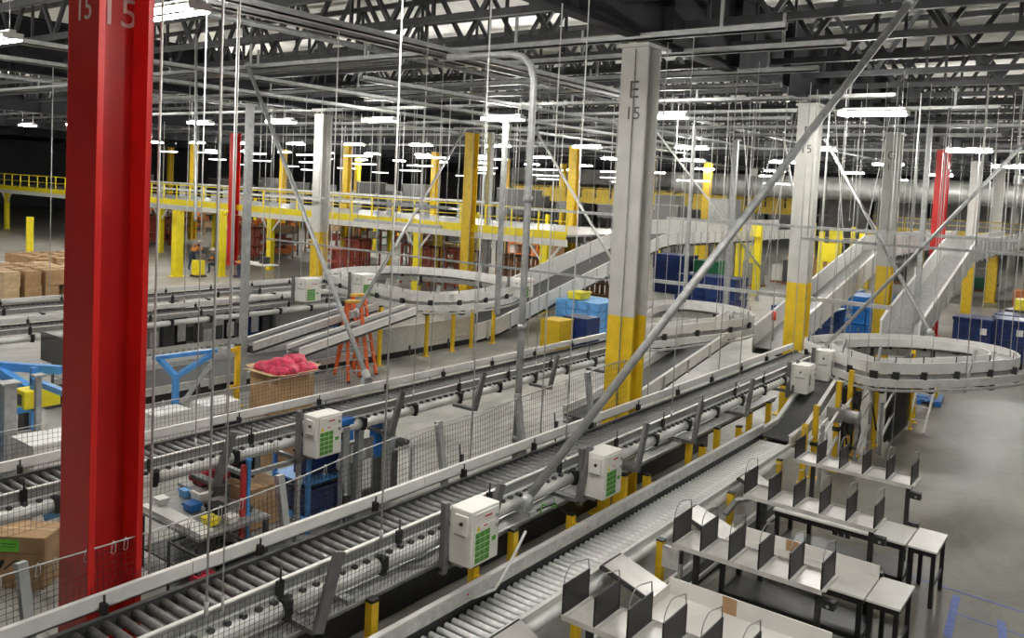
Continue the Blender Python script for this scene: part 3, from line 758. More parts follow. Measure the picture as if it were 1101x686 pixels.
# ------------------------------------------------------------------ floor belt conveyor C (wide) and its roller neighbour
t = thing('belt_conveyor', 'wide dark floor-standing belt conveyor with pale side panels beyond the cartons and ladder', 'conveyor', (9.3, 18.6, 0))
X = 13.6
MB().box(0, X, .03, 1.85, .33, .36).build('belt', 'belt_grey', t)
MB().box(0, X, 0, .03, .20, .38).box(8, X, 0, .03, .36, .98).box(8, X, -.02, .05, .98, 1.0).box(0, X, 1.85, 1.88, .30, .5).box(0, X, -.02, .05, .375, .39).build('side_panel', 'light_metal', t)
MB().box(0, X, .05, 1.8, .0, .30).build('dark_base', 'black_steel', t)
for i in range(7): MB().box(.8+i*1.9, .88+i*1.9, -.02, 0, .0, .34).build('leg', 'dark_metal', t)
t = thing('roller_conveyor', 'pale double railed floor conveyor just behind the wide dark belt', 'conveyor', (9.6, 20.7, 0))
X = 9.5
MB().box(0, X, 0, .04, .40, .58).box(0, X, 1.0, 1.04, .40, .64).box(0, X, .5, .53, .42, .56).build('side_rail', 'white_panel', t)
src = MB().tube((0, .05, .48), (0, .98, .48), .035, 8).build('roller', 'light_metal', t)
for i in range(1, 47): inst(src, t, (.1+i*.2, 0, 0))
for i in range(5): MB().box(.6+i*2.1, .68+i*2.1, .02, .08, 0, .40).box(.6+i*2.1, .68+i*2.1, .94, 1.0, 0, .40).build('leg', 'strut_grey', t)
# inclined pair descending from the far loop to the ladder
incline('inclined_belt', 'upper of two narrow inclined conveyors running down from the far loop behind the ladder', [(13.2, 18.0, 1.2), (17.6, 18.0, 1.9)], .55, .08, 'belt_grey', 'light_metal')
incline('inclined_belt', 'narrow inclined conveyor with pale rails ending at the black coiled hose beside a yellow post', [(13.8, 16.9, 1.15), (18.1, 16.9, 1.85)], .5, .08, 'belt_grey', 'white_panel')
# ------------------------------------------------------------------ packing benches with divider shelves
def make_divider():
    """upright divider panel in plane XZ (normal Y), front at x=0, depth .34; child meshes: panel, wire hoop, foot"""
    t = thing('d', 'd', 'd', (0, 0, 0))
    return t
def divider_shelf(x, y0, y1, label, zs=1.43, depth=.50, n=6, post_to=.0, mesh=False):
    t = thing('divider_shelf', label, 'divider shelf', (x, y0, 0)); W = y1-y0
    MB().box(0, depth, 0, W, zs-.02, zs).box(-.005, .0, 0, W, zs-.045, zs+.012).box(depth-.005, depth, 0, W, zs-.03, zs+.03).build('shelf_board', 'shelf_steel', t)
    MB().box(.02, depth-.02, 0, W, zs-.05, zs-.02).build('shelf_frame', 'black_steel', t)
    sp = sh = sf = None
    for i in range(n):
        y = .01 + i*(W-.02)/(n-1)
        if sp is None:
            sp = MB().box(.01, depth-.03, -.006, .006, zs+.01, zs+.31).box(.0, .015, -.010, .010, zs, zs+.31).box(depth-.035, depth-.02, -.010, .010, zs, zs+.31).build('divider_panel', 'divider_dark', t)
            sh = MB().pipe([(.01, 0, zs+.28), (.01, 0, zs+.37), (.05, 0, zs+.43), (.13, 0, zs+.475), (.20, 0, zs+.475), (depth-.05, 0, zs+.42), (depth-.03, 0, zs+.30)], .006, 6).build('wire_hoop', 'mid_metal', sp)
            sf = MB().box(.0, depth-.01, -.045, -.006, zs+.0, zs+.012).box(.0, depth-.01, -.05, -.045, zs, zs+.03).build('divider_foot', 'bench_white', sp)
            sp.location = (0, y, 0)
        else:
            c = inst(sp, t, (0, y, 0)); inst(sh, c, (0, 0, 0)); inst(sf, c, (0, 0, 0))
    MB().box(.04, .10, .02, .08, post_to, zs-.02).build('post', 'black_steel', t)
    MB().box(.04, .10, W-.32, W-.26, 0, zs-.02).build('post', 'black_steel', t)
    for z in (zs-.10, zs-.55):
        MB().box(.02, .12, -.13, .03, z-.09, z).box(.0, .02, -.10, -.03, z-.07, z-.02).build('power_box', 'black_plastic', t)
    MB().tube((-.005, -.07, zs-.145), (-.012, -.07, zs-.145), .018, 8).build('socket', 'mid_metal', t)
    return t
SHX = (13.53, 11.36, 9.13, 6.81)
ENDL = (4.19, 4.19, 4.20, 4.26)
SL = ['highest divider shelf, standing over open floor beyond the longest white bench', 'second divider shelf down, with wire hooped dividers over the white bench',
      'third divider shelf with black dividers beside the slanting chute plates', 'lowest divider shelf with black dividers at the bottom edge of the picture']
for i in range(4): divider_shelf(SHX[i], 2.44, ENDL[i], SL[i])
def bench(x0, x1, y0, y1, label, z=.83, rim=0.0, patch=False):
    t = thing('packing_bench', label, 'bench', (x0, y0, 0)); X = x1-x0; Y = y1-y0
    MB().box(0, X, 0, Y, z-.03, z).build('bench_top', 'bench_white', t, bevel=.004)
    MB().box(.02, X-.02, .02, Y-.02, z-.11, z-.03).build('apron', 'black_steel', t)
    for (a, b) in ((.03, .03), (X-.09, .03), (.03, Y-.09), (X-.09, Y-.09)):
        MB().box(a, a+.06, b, b+.06, .02, z-.1).tube((a+.03, b+.03, 0), (a+.03, b+.03, .02), .035, 8).build('leg', 'black_steel', t)
    MB().box(.04, X-.04, .06, Y-.06, .27, .30).build('lower_shelf', 'undershelf_dark', t)
    MB().box(.03, X-.03, .03, .07, .25, .31).box(.03, X-.03, Y-.07, Y-.03, .25, .31).box(.03, .07, .03, Y-.03, .25, .31).build('shelf_frame', 'black_steel', t)
    for k in range(3): MB().box(-.03, .0, .75+k*.09, .82+k*.09, z-.14, z-.07).build('socket_box', 'black_plastic', t)
    if rim:
        MB().box(X-.02, X, 0, Y, z, z+rim).box(0, X, Y-.02, Y, z, z+rim*.6).build('back_rim', 'bench_white', t)
        if patch: MB().box(X-.026, X-.02, Y-.85, Y-.68, z+.01, z+rim+.0).build('brown_patch', 'cardboard', t)
    return t
bench(12.75, 13.52, 2.31, 4.22, 'white topped packing bench on black legs, below the second divider shelf from the top')
bench(10.62, 11.35, 2.34, 4.22, 'white topped packing bench with a white back rim, below the third divider shelf', rim=.16, patch=True)
bench(8.36, 9.12, 2.3, 4.20, 'white tray-like packing bench with raised rim and a brown patch, near the picture bottom', rim=.20, patch=True)
bench(6.05, 6.80, 2.3, 4.25, 'white packing bench just under the picture bottom, below the lowest divider shelf', rim=.18)
def side_table(x0, x1, y0, y1, label, z=.83):
    t = thing('side_table', label, 'table', (x0, y0, 0)); X = x1-x0; Y = y1-y0
    MB().box(0, X, 0, Y, z-.03, z).build('table_top', 'bench_white', t, bevel=.004)
    MB().box(.02, X-.02, .02, Y-.02, z-.10, z-.03).build('apron', 'black_steel', t)
    for (a, b) in ((.02, .02), (X-.08, .02), (.02, Y-.08), (X-.08, Y-.08)):
        MB().box(a, a+.055, b, b+.055, .02, z-.1).tube((a+.03, b+.03, 0), (a+.03, b+.03, .02), .03, 8).build('leg', 'black_steel', t)
    MB().box(.05, X-.05, .03, .06, .28, .34).build('stretcher', 'black_steel', t)
    return t
side_table(12.75, 13.58, 1.91, 2.295, 'small white side table at the floor end of the upper packing bench')
side_table(10.62, 11.42, 1.93, 2.325, 'small white side table at the floor end of the lower bench, closer to blue tape')
# hanging grey tag plate and scanner arms by the benches
t = thing('scanner_arm', 'bent grey scanner arm with cables at the rear end of the upper packing bench', 'scanner arm', (12.5, 4.35, 0))
MB().box(-.03, .03, -.03, .03, 0, 1.15).build('post', 'black_steel', t)
MB().bar((0, 0, 1.05), (-.35, .25, 1.0), .09, .05).bar((-.35, .25, 1.0), (-.6, .3, .86), .08, .05).build('arm', 'mid_metal', t)
MB().pipe([(0, 0, 1.0), (-.05, -.05, .8), (.05, -.1, .6), (0, -.05, .4)], .012, 6).build('hose', 'black_plastic', t)
t = thing('scanner_arm', 'small grey plate on a jointed arm hanging over the middle bench corner', 'scanner arm', (9.7, 4.33, 0))
MB().box(-.02, .02, -.02, .02, 0, 1.2).build('post', 'black_steel', t)
MB().box(-.30, -.27, -.10, .12, .98, 1.25).bar((0, 0, 1.15), (-.27, 0, 1.1), .03, .03).build('plate', 'light_metal', t)
MB().tube((-.02, 0, .6), (-.02, 0, .95), .03, 8).build('joint', 'light_metal', t)

# ------------------------------------------------------------------ blue floor tape
def tape(pts, w, label, group=None):
    mb = MB()
    for a, b in zip(pts[:-1], pts[1:]): mb.bar((a[0], a[1], .002), (b[0], b[1], .002), w, .002)
    return one('floor_tape', mb, 'tape_blue', label, 'floor tape', group)
tape([(13.72, 2.6), (13.42, -2.2)], .035, 'thin blue tape line crossing the floor beyond the small side tables')
tape([(12.1, 1.62), (13.5, 1.73)], .10, 'wide short blue tape strip on the floor beside the side table leg')
tape([(12.9, 1.66), (12.75, -.6)], .03, 'thin blue tape line on the floor at the picture corner')
tape([(13.1, 1.12), (12.3, 1.0)], .10, 'wide blue tape strip at the very corner of the picture')
tape([(10.2, 4.25), (10.15, 1.7)], .06, 'blue tape line on the floor under the middle bench shelf')
tape([(10.45, 4.0), (9.7, 4.3)], .12, 'short wide blue tape strip on the floor under the middle bench')
tape([(5.0, 8.6), (6.2, 9.4)], .07, 'blue tape on the floor beside the tall red column foot')
tape([(11.2, 14.6), (8.6, 12.8)], .1, 'long blue tape strip on the floor near the desk cell')
# ------------------------------------------------------------------ threaded hanger rods
def rod(x, y, z0, z1=8.2, r=.011, label='', group='', lean=(0, 0)):
    mb = MB().tube((0, 0, z0), (lean[0], lean[1], z1), r, 6)
    mb.tube((0, 0, z0-.02), (0, 0, z0+.10), r*1.9, 6)
    o = mb.build('hanger_rod', 'rod_steel', None); o.location = (x, y, 0)
    return tag(o, label, 'hanger rod', group)
for x in (3.98, 5.98, 9.4, 12.6, 15.5, 18.6): rod(x, 5.95, 1.95, label='pale hanger rod rising from the near edge of the long roller conveyor', group='rods on the near edge of the long conveyor', r=.010)
rod(4.12, 5.93, 1.95, 8.2, .007, 'thin rod close beside a thicker pale rod at the long conveyor near the red column', 'rods on the near edge of the long conveyor')
for x in (3.88, 8.25, 9.83, 13.1, 16.2, 19.2): rod(x, 6.66, 1.98, label='pale hanger rod rising from the netted far edge of the long roller conveyor', group='rods on the far edge of the long conveyor', r=.011)
for x, y in ((6.45, 10.0), (9.2, 10.56), (7.3, 10.55), (10.6, 9.9), (11.75, 10.56), (14.3, 9.9), (14.9, 10.56), (17.3, 9.9), (13.0, 10.56)):
    rod(x, y, 1.9, label='pale hanger rod rising from the second hung conveyor beyond the red column', group='rods on the second hung conveyor', r=.008)
rr = random.Random(5)
def loop_rods(P, z, step, lab, grp, z1=8.2):
    for i in range(0, len(P)-1, step):
        p = P[i]; rod(p.x+rr.uniform(-.1, .1), p.y+rr.uniform(-.1, .1), z, z1, rr.choice((.007, .009, .011)), lab, grp)
loop_rods(RP, 1.75, 5, 'pale hanger rod holding the oval loop over the blue pallet', 'rods holding the oval loop')
loop_rods(P2, 1.75, 6, 'pale hanger rod holding the curved loop beyond column E', 'rods holding the loop beyond column E')
loop_rods(P3, 1.75, 8, 'pale hanger rod holding the far oval loop before the mezzanine', 'rods holding the far oval loop')
for x in range(33, 52, 4):
    for y in (4.6, 5.75): rod(x, y, 2.0 if x < 28 else 3.6, label='pale hanger rod beside the metal chute that passes the distant red column', group='rods on the chute by the red column', r=.010)
    for y in (7.7, 8.85): rod(x+1.3, y, 2.2 if x < 28 else 3.5, label='pale hanger rod beside the metal chute between the grey columns', group='rods on the chute between the grey columns', r=.010)
for i in range(16):
    x = 8+rr.uniform(0, 14); rod(x, rr.choice((22.4, 23.3, 21.0)), 2.0, label='thin hanger rod over the farther grey conveyors before the mezzanine', group='rods over the farther conveyors')
for i in range(15):
    x = 22+rr.uniform(0, 22); y = rr.uniform(9, 22); rod(x, y, rr.choice((3.0, 4.9, 2.4)), label='thin hanger rod deep in the hall beyond column E', group='rods deep beyond column E', r=.012)
for i in range(9):
    rod(24+rr.uniform(0, 14), rr.uniform(1.5, 8), rr.choice((3.0, 4.9)), label='thin hanger rod over the open floor beyond the oval loop', group='rods beyond the oval loop', r=.010)
for i in range(14):
    rod(26+rr.uniform(0, 12), rr.uniform(22, 40), 4.9, label='thin hanger rod above the yellow mezzanine deck', group='rods above the mezzanine', r=.012)
for i in range(8):
    rod(20+rr.uniform(0, 9), rr.uniform(30, 44), 4.4, label='thin hanger rod hanging before the yellow mezzanine guard rail', group='rods before the mezzanine rail', r=.012)
# V-pairs of slanted rods with hook ends
for (x, y, zb) in ((21.5, 7.9, 3.0), (24.5, 9.5, 2.6), (23.5, 6.1, 2.6)):
    t = thing('v_hanger', 'pair of thin pale rods meeting in a V below the roof beside a grey column', 'hanger', (x, y, zb), 'V shaped rod hangers')
    MB().tube((0, 0, 0), (-.5, .6, 8.2-zb), .012, 6).build('rod', 'rod_steel', t)
    MB().tube((0, 0, 0), (.5, -.6, 8.2-zb), .012, 6).build('rod', 'rod_steel', t)
    MB().box(-.03, .03, -.05, .05, -.08, .03).build('clevis', 'mid_metal', t)
# horizontal trapeze bars
def trapeze(x, y0, y1, z, label, r=.04, rods=3, group=None):
    t = thing('hanging_bar', label, 'hanging bar', (x, y0, z), group)
    MB().box(-r, r, 0, y1-y0, -r, r).build('bar', 'galvanised', t)
    for i in range(rods):
        y = .15+(y1-y0-.3)*i/(rods-1)
        MB().tube((0, y, r), (0, y, 8.15-z), .012, 6).build('rod', 'rod_steel', t)
    return t
trapeze(22.8, 4.9, 12.6, 3.0, 'pale horizontal bar hung across beyond columns E and F above the loops', .05, 4)
trapeze(20.6, 2.0, 10.2, 4.98, 'long pale horizontal bar hung high across columns F and G', .035, 5)
trapeze(19.4, .8, 6.2, 4.75, 'pale horizontal bar hung high over the oval loop', .03, 4)
trapeze(21.5, 12.4, 16.2, 4.95, 'short pale horizontal bar hung just beyond column E', .04, 3)
trapeze(18.8, 16.4, 19.6, 4.9, 'short white horizontal bar hung beside the yellow corner column', .05, 3)
trapeze(21.5, 22.5, 28.5, 4.85, 'short dark horizontal bar hung across the grey and yellow column', .03, 3)
trapeze(22.5, 20.0, 24.5, 4.05, 'white horizontal bar hung before the yellow mezzanine toe board', .06, 3)
trapeze(19.5, 10.5, 26, 3.25, 'long thin horizontal rail crossing below the mezzanine and above the far loop', .03, 5)
trapeze(24, 37.5, 44, 3.75, 'grey beam hung before the two yellow forked stanchions', .12, 3)

# ------------------------------------------------------------------ sway brace pipes
def brace(p, q, r, label, m='pipe_steel', clamps=True):
    t = thing('brace_pipe', label, 'brace pipe', p); P = Vector(p); d = Vector(q)-P
    MB().tube((0, 0, 0), d, r, 14).build('pipe', m, t)
    if clamps:
        e = d.normalized()
        MB().tube(-e*.08, e*.10, r*1.5, 10).box(-.09, .09, -.05, .05, -.12, -.02).build('clamp', 'galvanised', t)
        MB().tube(d-e*.1, d+e*.04, r*1.5, 10).build('clamp', 'galvanised', t)
    return t
brace((8.36, 5.84, 1.72), (12.86, 2.79, 8.5), .055, 'thick slanting steel pipe crossing the whole picture in front of column E', 'galvanised')
brace((19.6, 5.6, 2.25), (20.25, 2.0, 7.05), .04, 'slanting pale pipe rising from the cabinets over the oval loop to the roof', 'galvanised')
brace((9.95, 10.4, 2.25), (12.2, 17.2, 8.2), .045, 'slanting grey pipe running down to the second hung conveyor by the ladder', 'galvanised')
brace((24.9, 4.3, 2.2), (34.5, 10.3, 8.1), .06, 'dark slanting pipe crossing the yellow-based grey column G', 'mid_metal')
brace((15.2, 16.4, 2.1), (27.9, 23.7, 8.0), .05, 'long thin slanting pipe rising across the mezzanine rail to the yellow corner column', 'mid_metal')
brace((21.6, 11.6, 2.6), (24.0, 17.4, 8.0), .045, 'pale slanting pipe ending behind column E above the light blue crates', 'rod_steel')
brace((7.0, 11.0, 4.9), (9.2, 14.6, 8.2), .025, 'thin slanting rod beside the upper part of the red column', 'pipe_steel', False)
brace((27, 8.6, 4.3), (33, 11.5, 8.1), .045, 'pale slanting pipe behind column G crossing a darker one', 'rod_steel')
brace((24, 8.6, 3.4), (22.6, 12, 7.8), .03, 'thin pale slanting pipe beyond column F', 'rod_steel', False)

# tall bent steel pole and its companions
t = thing('bent_pole', 'tall steel pole with a curved top bend standing at the white rail before column E', 'pole', (9.5, 6.85, 0))
MB().pipe([(0, 0, 0.02), (0, 0, 7.1), (-.0, .06, 7.3), (-.0, .2, 7.43), (0, .42, 7.48), (0, 1.6, 7.5)], .05, 12).build('pole', 'galvanised', t)
for z in (2.0, 3.6, 5.4): MB().tube((0, 0, z), (0, 0, z+.09), .062, 12).build('coupling', 'mid_metal', t)
MB().box(-.12, .12, -.12, .12, 0, .02).build('base_plate', 'galvanised', t)
def pole(x, y, z0, z1, w, label, m='galvanised'):
    return one('steel_post', MB().box(x-w/2, x+w/2, y-w/2, y+w/2, z0, z1-.03).box(x-w*.9, x+w*.9, y-w*.9, y+w*.9, z1-.03, z1), m, label, 'post')
pole(13.1, 18.3, .0, 7.4, .16, 'grey steel post rising from behind the wide belt close to the second rod pair', 'strut_grey')
pole(20.3, 15.6, 1.7, 7.6, .13, 'grey steel post at the tip of the far oval loop, beside the bent pole')
pole(24.8, 11.5, 2.0, 7.8, .10, 'grey steel post hanging over the loop just past column E')
pole(30.5, 12.4, 0, 7.8, .16, 'slim grey post standing beyond the slanting pipe and column E')
pole(27, 5.1, 2.0, 8, .14, 'slim grey post rising beside the chute near the distant pale column')
# ------------------------------------------------------------------ yellow mezzanine
MX = 31.2
def mezz(x0, y0, y1, label, depth=14, zt=3.6, leg_step=6.0, legs=True, rail=True, x1=None):
    t = thing('mezzanine', label, 'mezzanine', (x0, y0, 0)); Y = y1-y0
    MB().box(0, depth, 0, Y, zt-.10, zt-.02).build('deck', 'mid_metal', t)
    MB().box(-.06, 0, 0, Y, zt-.22, zt+.12).box(-.03, .0, 0, Y, zt+.12, zt+.14).build('toe_board', 'mezz_yellow', t)
    MB().box(-.02, .12, 0, Y, zt-.50, zt-.22).box(-.06, .18, 0, Y, zt-.52, zt-.49).build('edge_beam', 'white_panel', t)
    mb = MB()
    for k in range(int(depth/2.2)): mb.box(1.5+k*2.2, 1.62+k*2.2, 0, Y, zt-.42, zt-.12)
    mb.build('floor_joist', 'duct_grey', t)['kind'] = 'stuff'
    if rail:
        MB().box(-.025, .025, 0, Y, zt+1.07, zt+1.13).build('top_rail', 'mezz_yellow', t)
        MB().box(-.02, .02, 0, Y, zt+.58, zt+.62).build('mid_rail', 'mezz_yellow', t)
        n = int(Y/1.55); src = None
        for i in range(min(n+1, 60)):
            if src is None: src = MB().box(-.03, .03, -.03, .03, zt, zt+1.1).build('rail_post', 'mezz_yellow', t)
            else: inst(src, t, (0, i*1.55, 0))
    if legs:
        for y in (1.2, 9.1, 21.1, 33.1, 45.1, 57.1):
            MB().box(0, .30, y-.19, y+.19, 0, zt-.5).box(-.06, .36, y-.26, y+.26, 0, .03).box(-.02, .32, y-.24, y+.24, zt-.62, zt-.5).build('leg', 'mezz_yellow', t)
            MB().bar((.12, y+.1, zt-1.35), (.12, y+.85, zt-.55), .08, .08, (1, 0, 0)).bar((.12, y-.1, zt-1.35), (.12, y-.85, zt-.55), .08, .08, (1, 0, 0)).build('knee_brace', 'white_panel', t)
    return t
mezz(MX, 20.3, 89.3, 'long yellow mezzanine with guard rail and white edge beam crossing the far hall', 9)
# upper storage rack block with yellow beams beyond
def gallery(x0, x1, y0, y1, z0, z1, label, m='dull_yellow'):
    t = thing('conveyor_gallery', label, 'gallery', (x0, y0, z0)); Y = y1-y0; Z = z1-z0
    MB().box(0, .08, 0, Y, 0, .5).box(0, .05, 0, Y, Z-.06, Z).box(0, .05, 0, Y, Z*.68, Z*.68+.05).build('yellow_beam', m, t)
    MB().box(.1, x1-x0, 0, Y, -.05, .05).build('deck', 'mid_metal', t)
    src = None
    for i in range(int(Y/2)):
        if src is None: src = MB().box(0, .06, 0, .06, 0, Z).build('rail_post', m, t)
        else: inst(src, t, (0, i*2, 0))
    for i in range(int(Y/7)+1): MB().box(.2, .5, i*7, i*7+.3, -z0, 0).build('leg', m, t)
    MB().box(3, 3.1, 0, Y, 0, Z*.9).build('back_screen', 'brick_brown' if 0 else 'dark_metal', t)
    return t
gallery(58, 66, -14, 14, 3.74, 4.9, 'distant yellow edged gallery crossing behind the grey columns F and G')
gallery(66, 74, 21, 50, 4.5, 5.95, 'dark yellow conveyor gallery deep in the hall on both sides of column E')
# yellow storage panels on that gallery
mb = MB()
for i in range(18): mb.box(66.5, 66.6, 21.2+i*1.6, 22.6+i*1.6, 4.9, 5.8)
t = one('gallery_screen', mb, 'dull_yellow', 'row of dull yellow screen panels standing on the deep gallery beside column E', 'screen'); t['kind'] = 'stuff'
# deck equipment: grey conveyor runs on mezzanine
for (x, y0, y1, z, lab) in ((35.5, 30, 62, 4.3, 'pale conveyor run on the mezzanine deck just inside the yellow rail'), (38.5, 30, 70, 4.7, 'second pale conveyor run deeper on the mezzanine deck')):
    t = thing('deck_conveyor', lab, 'conveyor', (x, y0, 3.58)); Y = y1-y0
    MB().box(0, .7, 0, Y, z-3.7, z-3.58).build('bed', 'light_metal', t)
    for k in range(int(Y/3)): MB().box(.1, .6, k*3, k*3+.08, 0, z-3.7).build('stand', 'strut_grey', t)
# standalone yellow stanchions and posts under and before the mezzanine
def stanchion(x, y, h, label, w=.22, fork=False, group=None, box=False):
    t = thing('yellow_stanchion', label, 'post', (x, y, 0), group)
    MB().box(-w/2, w/2, -w/2, w/2, 0, h).box(-w*.8, w*.8, -w*.8, w*.8, 0, .03).build('post', 'mezz_yellow', t)
    if fork: MB().bar((0, 0, h-.35), (0, .45, h), .1, .1, (1, 0, 0)).bar((0, 0, h-.35), (0, -.45, h), .1, .1, (1, 0, 0)).build('fork', 'mezz_yellow', t)
    if box: MB().box(-.5, -.2, -.3, .3, h*.55, h*.85).box(-.5, -.2, -.3, .3, h*1.0, h*1.25).build('yellow_box', 'mezz_yellow', t)
    return t
stanchion(25.0, 40.9, 3.6, 'thick yellow stanchion with forked head holding the grey beam, closest to the red column', .44, True)
stanchion(27.0, 39.9, 3.6, 'thinner yellow stanchion with forked head beside the two kneeling workers', .34, True)
for i in range(30):
    x = 36+rr.uniform(0, 34); y = rr.uniform(26, 80)
    stanchion(x, y, 3.4, 'yellow post in the crowded area under the far mezzanine', rr.choice((.2, .3)), group='yellow posts under the mezzanine')
for i in range(16):
    x = 45+rr.uniform(0, 24); y = rr.uniform(-8, 24)
    stanchion(x, y, rr.choice((3, 4)), 'yellow post far off beyond the grey columns and blue carts', .25, group='far yellow posts beyond the carts')
stanchion(48, 17.8, 3.4, 'yellow post with two yellow boxes standing beside the level run of the long chute', .35, box=True)
stanchion(44, 12.2, 3.4, 'yellow post with yellow boxes beside grey column F', .35, box=True)
stanchion(37, 10.4, 3.1, 'yellow post with yellow boxes beyond grey columns F and G', .3, box=True)
stanchion(22.5, 52.4, 2.5, 'yellow post beyond the brown cartons at the picture edge', .3)
for x, y in ((24.5, 50.5), (27, 56), (30, 62)): stanchion(x, y, 3.3, 'thin yellow post beyond the carton pallets before the mezzanine', .2, group='thin yellow posts beyond the cartons')
# equipment far back on and behind the mezzanine
eq = random.Random(9)
for i in range(26):
    x = 46+eq.uniform(0, 17); y = 22+i*2.9+eq.uniform(-.5, .5); w = eq.uniform(1.6, 2.6); h = eq.uniform(.8, 1.9)
    t = thing('deck_machine', 'grey conveyor machine standing far back beyond the yellow guard rail', 'machine', (x, y, 0), 'machines beyond the mezzanine rail')
    MB().box(0, 1.5, 0, w, 3.7, 3.7+h).build('housing', eq.choice(('mid_metal', 'dark_metal', 'dark_strut')), t, bevel=.03)
    for a in (.1, 1.3): MB().box(a, a+.12, .1, .22, 0, 3.7).box(a, a+.12, w-.22, w-.1, 0, 3.7).build('leg', 'dark_metal', t)
    MB().box(-.05, 1.55, -.05, w+.05, 3.7+h, 3.76+h).build('top_rail', 'mid_metal', t)
# pale curtain of distant wall panels
for i in range(14):
    y = 8+i*7.5
    one('wall_bay_panel', MB().box(124.5, 124.7, y, y+6.9, 0, 8).box(124.4, 124.5, y, y+.3, 0, 8.4), 'duct_grey', 'tall grey wall panel at the very back of the hall', 'wall panel', 'wall panels at the back of the hall')
# ------------------------------------------------------------------ cartons
def carton(x, y, z, sx, sy, sz, label, m='cardboard', open_top=False, group=None, rz=0, label_patch=None):
    t = thing('carton', label, 'carton', (x, y, z), group, rz)
    if open_top:
        MB().box(0, sx, 0, .02, 0, sz).box(0, sx, sy-.02, sy, 0, sz).box(0, .02, .02, sy-.02, 0, sz).box(sx-.02, sx, .02, sy-.02, 0, sz).box(0, sx, 0, sy, 0, .02).build('body', m, t)
        MB().prism([(0, 0, sz), (sx, 0, sz), (sx, -.22, sz+.03), (0, -.22, sz+.03)], (0, 0, .012)).prism([(0, sy, sz), (sx, sy, sz), (sx, sy+.22, sz+.05), (0, sy+.22, sz+.05)], (0, 0, .012)) \
            .prism([(0, 0, sz), (0, sy, sz), (-.22, sy, sz+.03), (-.22, 0, sz+.03)], (0, 0, .012)).prism([(sx, 0, sz), (sx, sy, sz), (sx+.2, sy, sz+.1), (sx+.2, 0, sz+.1)], (0, 0, .012)).build('flap', 'cardboard_light', t)
    else:
        MB().box(0, sx, 0, sy, 0, sz).build('body', m, t, bevel=.01)
        MB().box(sx*.46, sx*.54, -.003, sy+.003, sz-.02, sz+.003).build('tape_strip', 'cardboard_light', t)
    return t
c = carton(5.05, 11.2, 0, .55, 1.3, .70, 'big brown carton with a lime green label standing behind the net at the picture edge', rz=.642)
MB().box(-.006, 0, .34, .60, .50, .66).build('green_label', 'lime_label', c)
MB().box(-.007, -.005, .37, .57, .60, .61).box(-.007, -.005, .40, .57, .56, .57).build('label_print', 'dark_metal', c)
mb = MB().pipe([(-.006, .52, .26), (-.006, .46, .32), (-.006, .38, .38), (-.006, .30, .38), (-.006, .22, .32), (-.006, .26, .26), (-.006, .34, .23)], .008, 5)
for k in range(3): mb.bar((-.006, .82-k*.1, .24), (-.006, .74-k*.1, .38), .05, .008, (1, 0, 0))
mb.build('printed_logo', 'screen_black', c)
MB().box(-.005, 0, 0, .6, .48, .486).build('side_crease', 'brick_brown', c)
carton(7.45, 10.15, .35, .62, .62, .62, 'brown carton standing in the grey framed rack behind the net post')
carton(9.9, 12.9, 0, 1.0, .9, .62, 'brown carton standing behind the big open one', 'cardboard')
big = carton(12.15, 15.6, 0, 1.05, 1.05, 1.0, 'big open brown carton heaped with pink bags in front of the wide belt', 'cardboard', True)
# pink bags: individual crumpled bags
def crumple(r, seed, flat=.55, n=10):
    q = random.Random(seed); vs = []; fs = []
    for i in range(n+1):
        th = PI*i/n
        for j in range(n*2):
            ph = PI*j/n; k = r*(1+.22*math.sin(3*ph+seed)*math.sin(th)+q.uniform(-.14, .14))
            vs.append((k*math.sin(th)*math.cos(ph), k*math.sin(th)*math.sin(ph), k*flat*math.cos(th)))
    for i in range(n):
        for j in range(n*2):
            a = i*n*2+j; b = i*n*2+(j+1) % (n*2); fs.append((a, a+n*2, b+n*2, b))
    return vs, fs
q = random.Random(3)
for i in range(12):
    vs, fs = crumple(q.uniform(.20, .30), i); mb = MB().add(vs, fs, True)
    o = mb.build('pink_bag', 'pink_bag'); o.location = (12.35+.22*(i % 4)+q.uniform(-.04, .04), 15.75+.32*(i//4)+q.uniform(-.05, .05), 1.02+.10*(i in (5, 6, 7))+q.uniform(0, .05))
    tag(o, 'crumpled pink plastic bag heaped on the big open brown carton', 'bag', 'pink bags on the open carton')
# white plastic carts near the belt
def bin_cart(x, y, sx, sy, sz, label, m='white_panel', opening=True, z=.0, group=None):
    t = thing('storage_bin', label, 'bin', (x, y, z), group)
    MB().box(0, sx, 0, .03, .08, sz).box(0, sx, sy-.03, sy, .08, sz).box(0, .03, .03, sy-.03, .08, sz).box(sx-.03, sx, .03, sy-.03, .08, sz).box(0, sx, 0, sy, .06, .10).build('body', m, t)
    MB().box(-.02, sx+.02, -.02, .03, sz, sz+.04).box(-.02, sx+.02, sy-.03, sy+.02, sz, sz+.04).box(-.02, .03, 0, sy, sz, sz+.04).box(sx-.03, sx+.02, 0, sy, sz, sz+.04).build('rim', m, t)
    for a in (.06, sx-.12):
        for b in (.05, sy-.1): MB().tube((a, b, .04), (a, b+.04, .04), .04, 8).build('wheel', 'black_plastic', t)
    return t
def pbox(x, y, z, sx, sy, sz, name, label, cat, m, group=None, bevel=.012, mouth=None):
    t = thing(name, label, cat, (x, y, z), group)
    MB().box(0, sx, 0, sy, 0, sz).build('body', m, t, bevel=bevel)
    if mouth: MB().box(sx*.12, sx*.88, -.006, 0, sz*.15, sz*.75).build('opening', mouth, t)
    else: MB().box(-.01, sx+.01, -.01, sy+.01, sz-.03, sz+.01).build('lid', m, t)
    return t
pbox(8.75, 14.9, .0, .75, .55, .85, 'foam_box', 'white netted box standing in front of the blue forked bracket', 'box', 'white_panel')
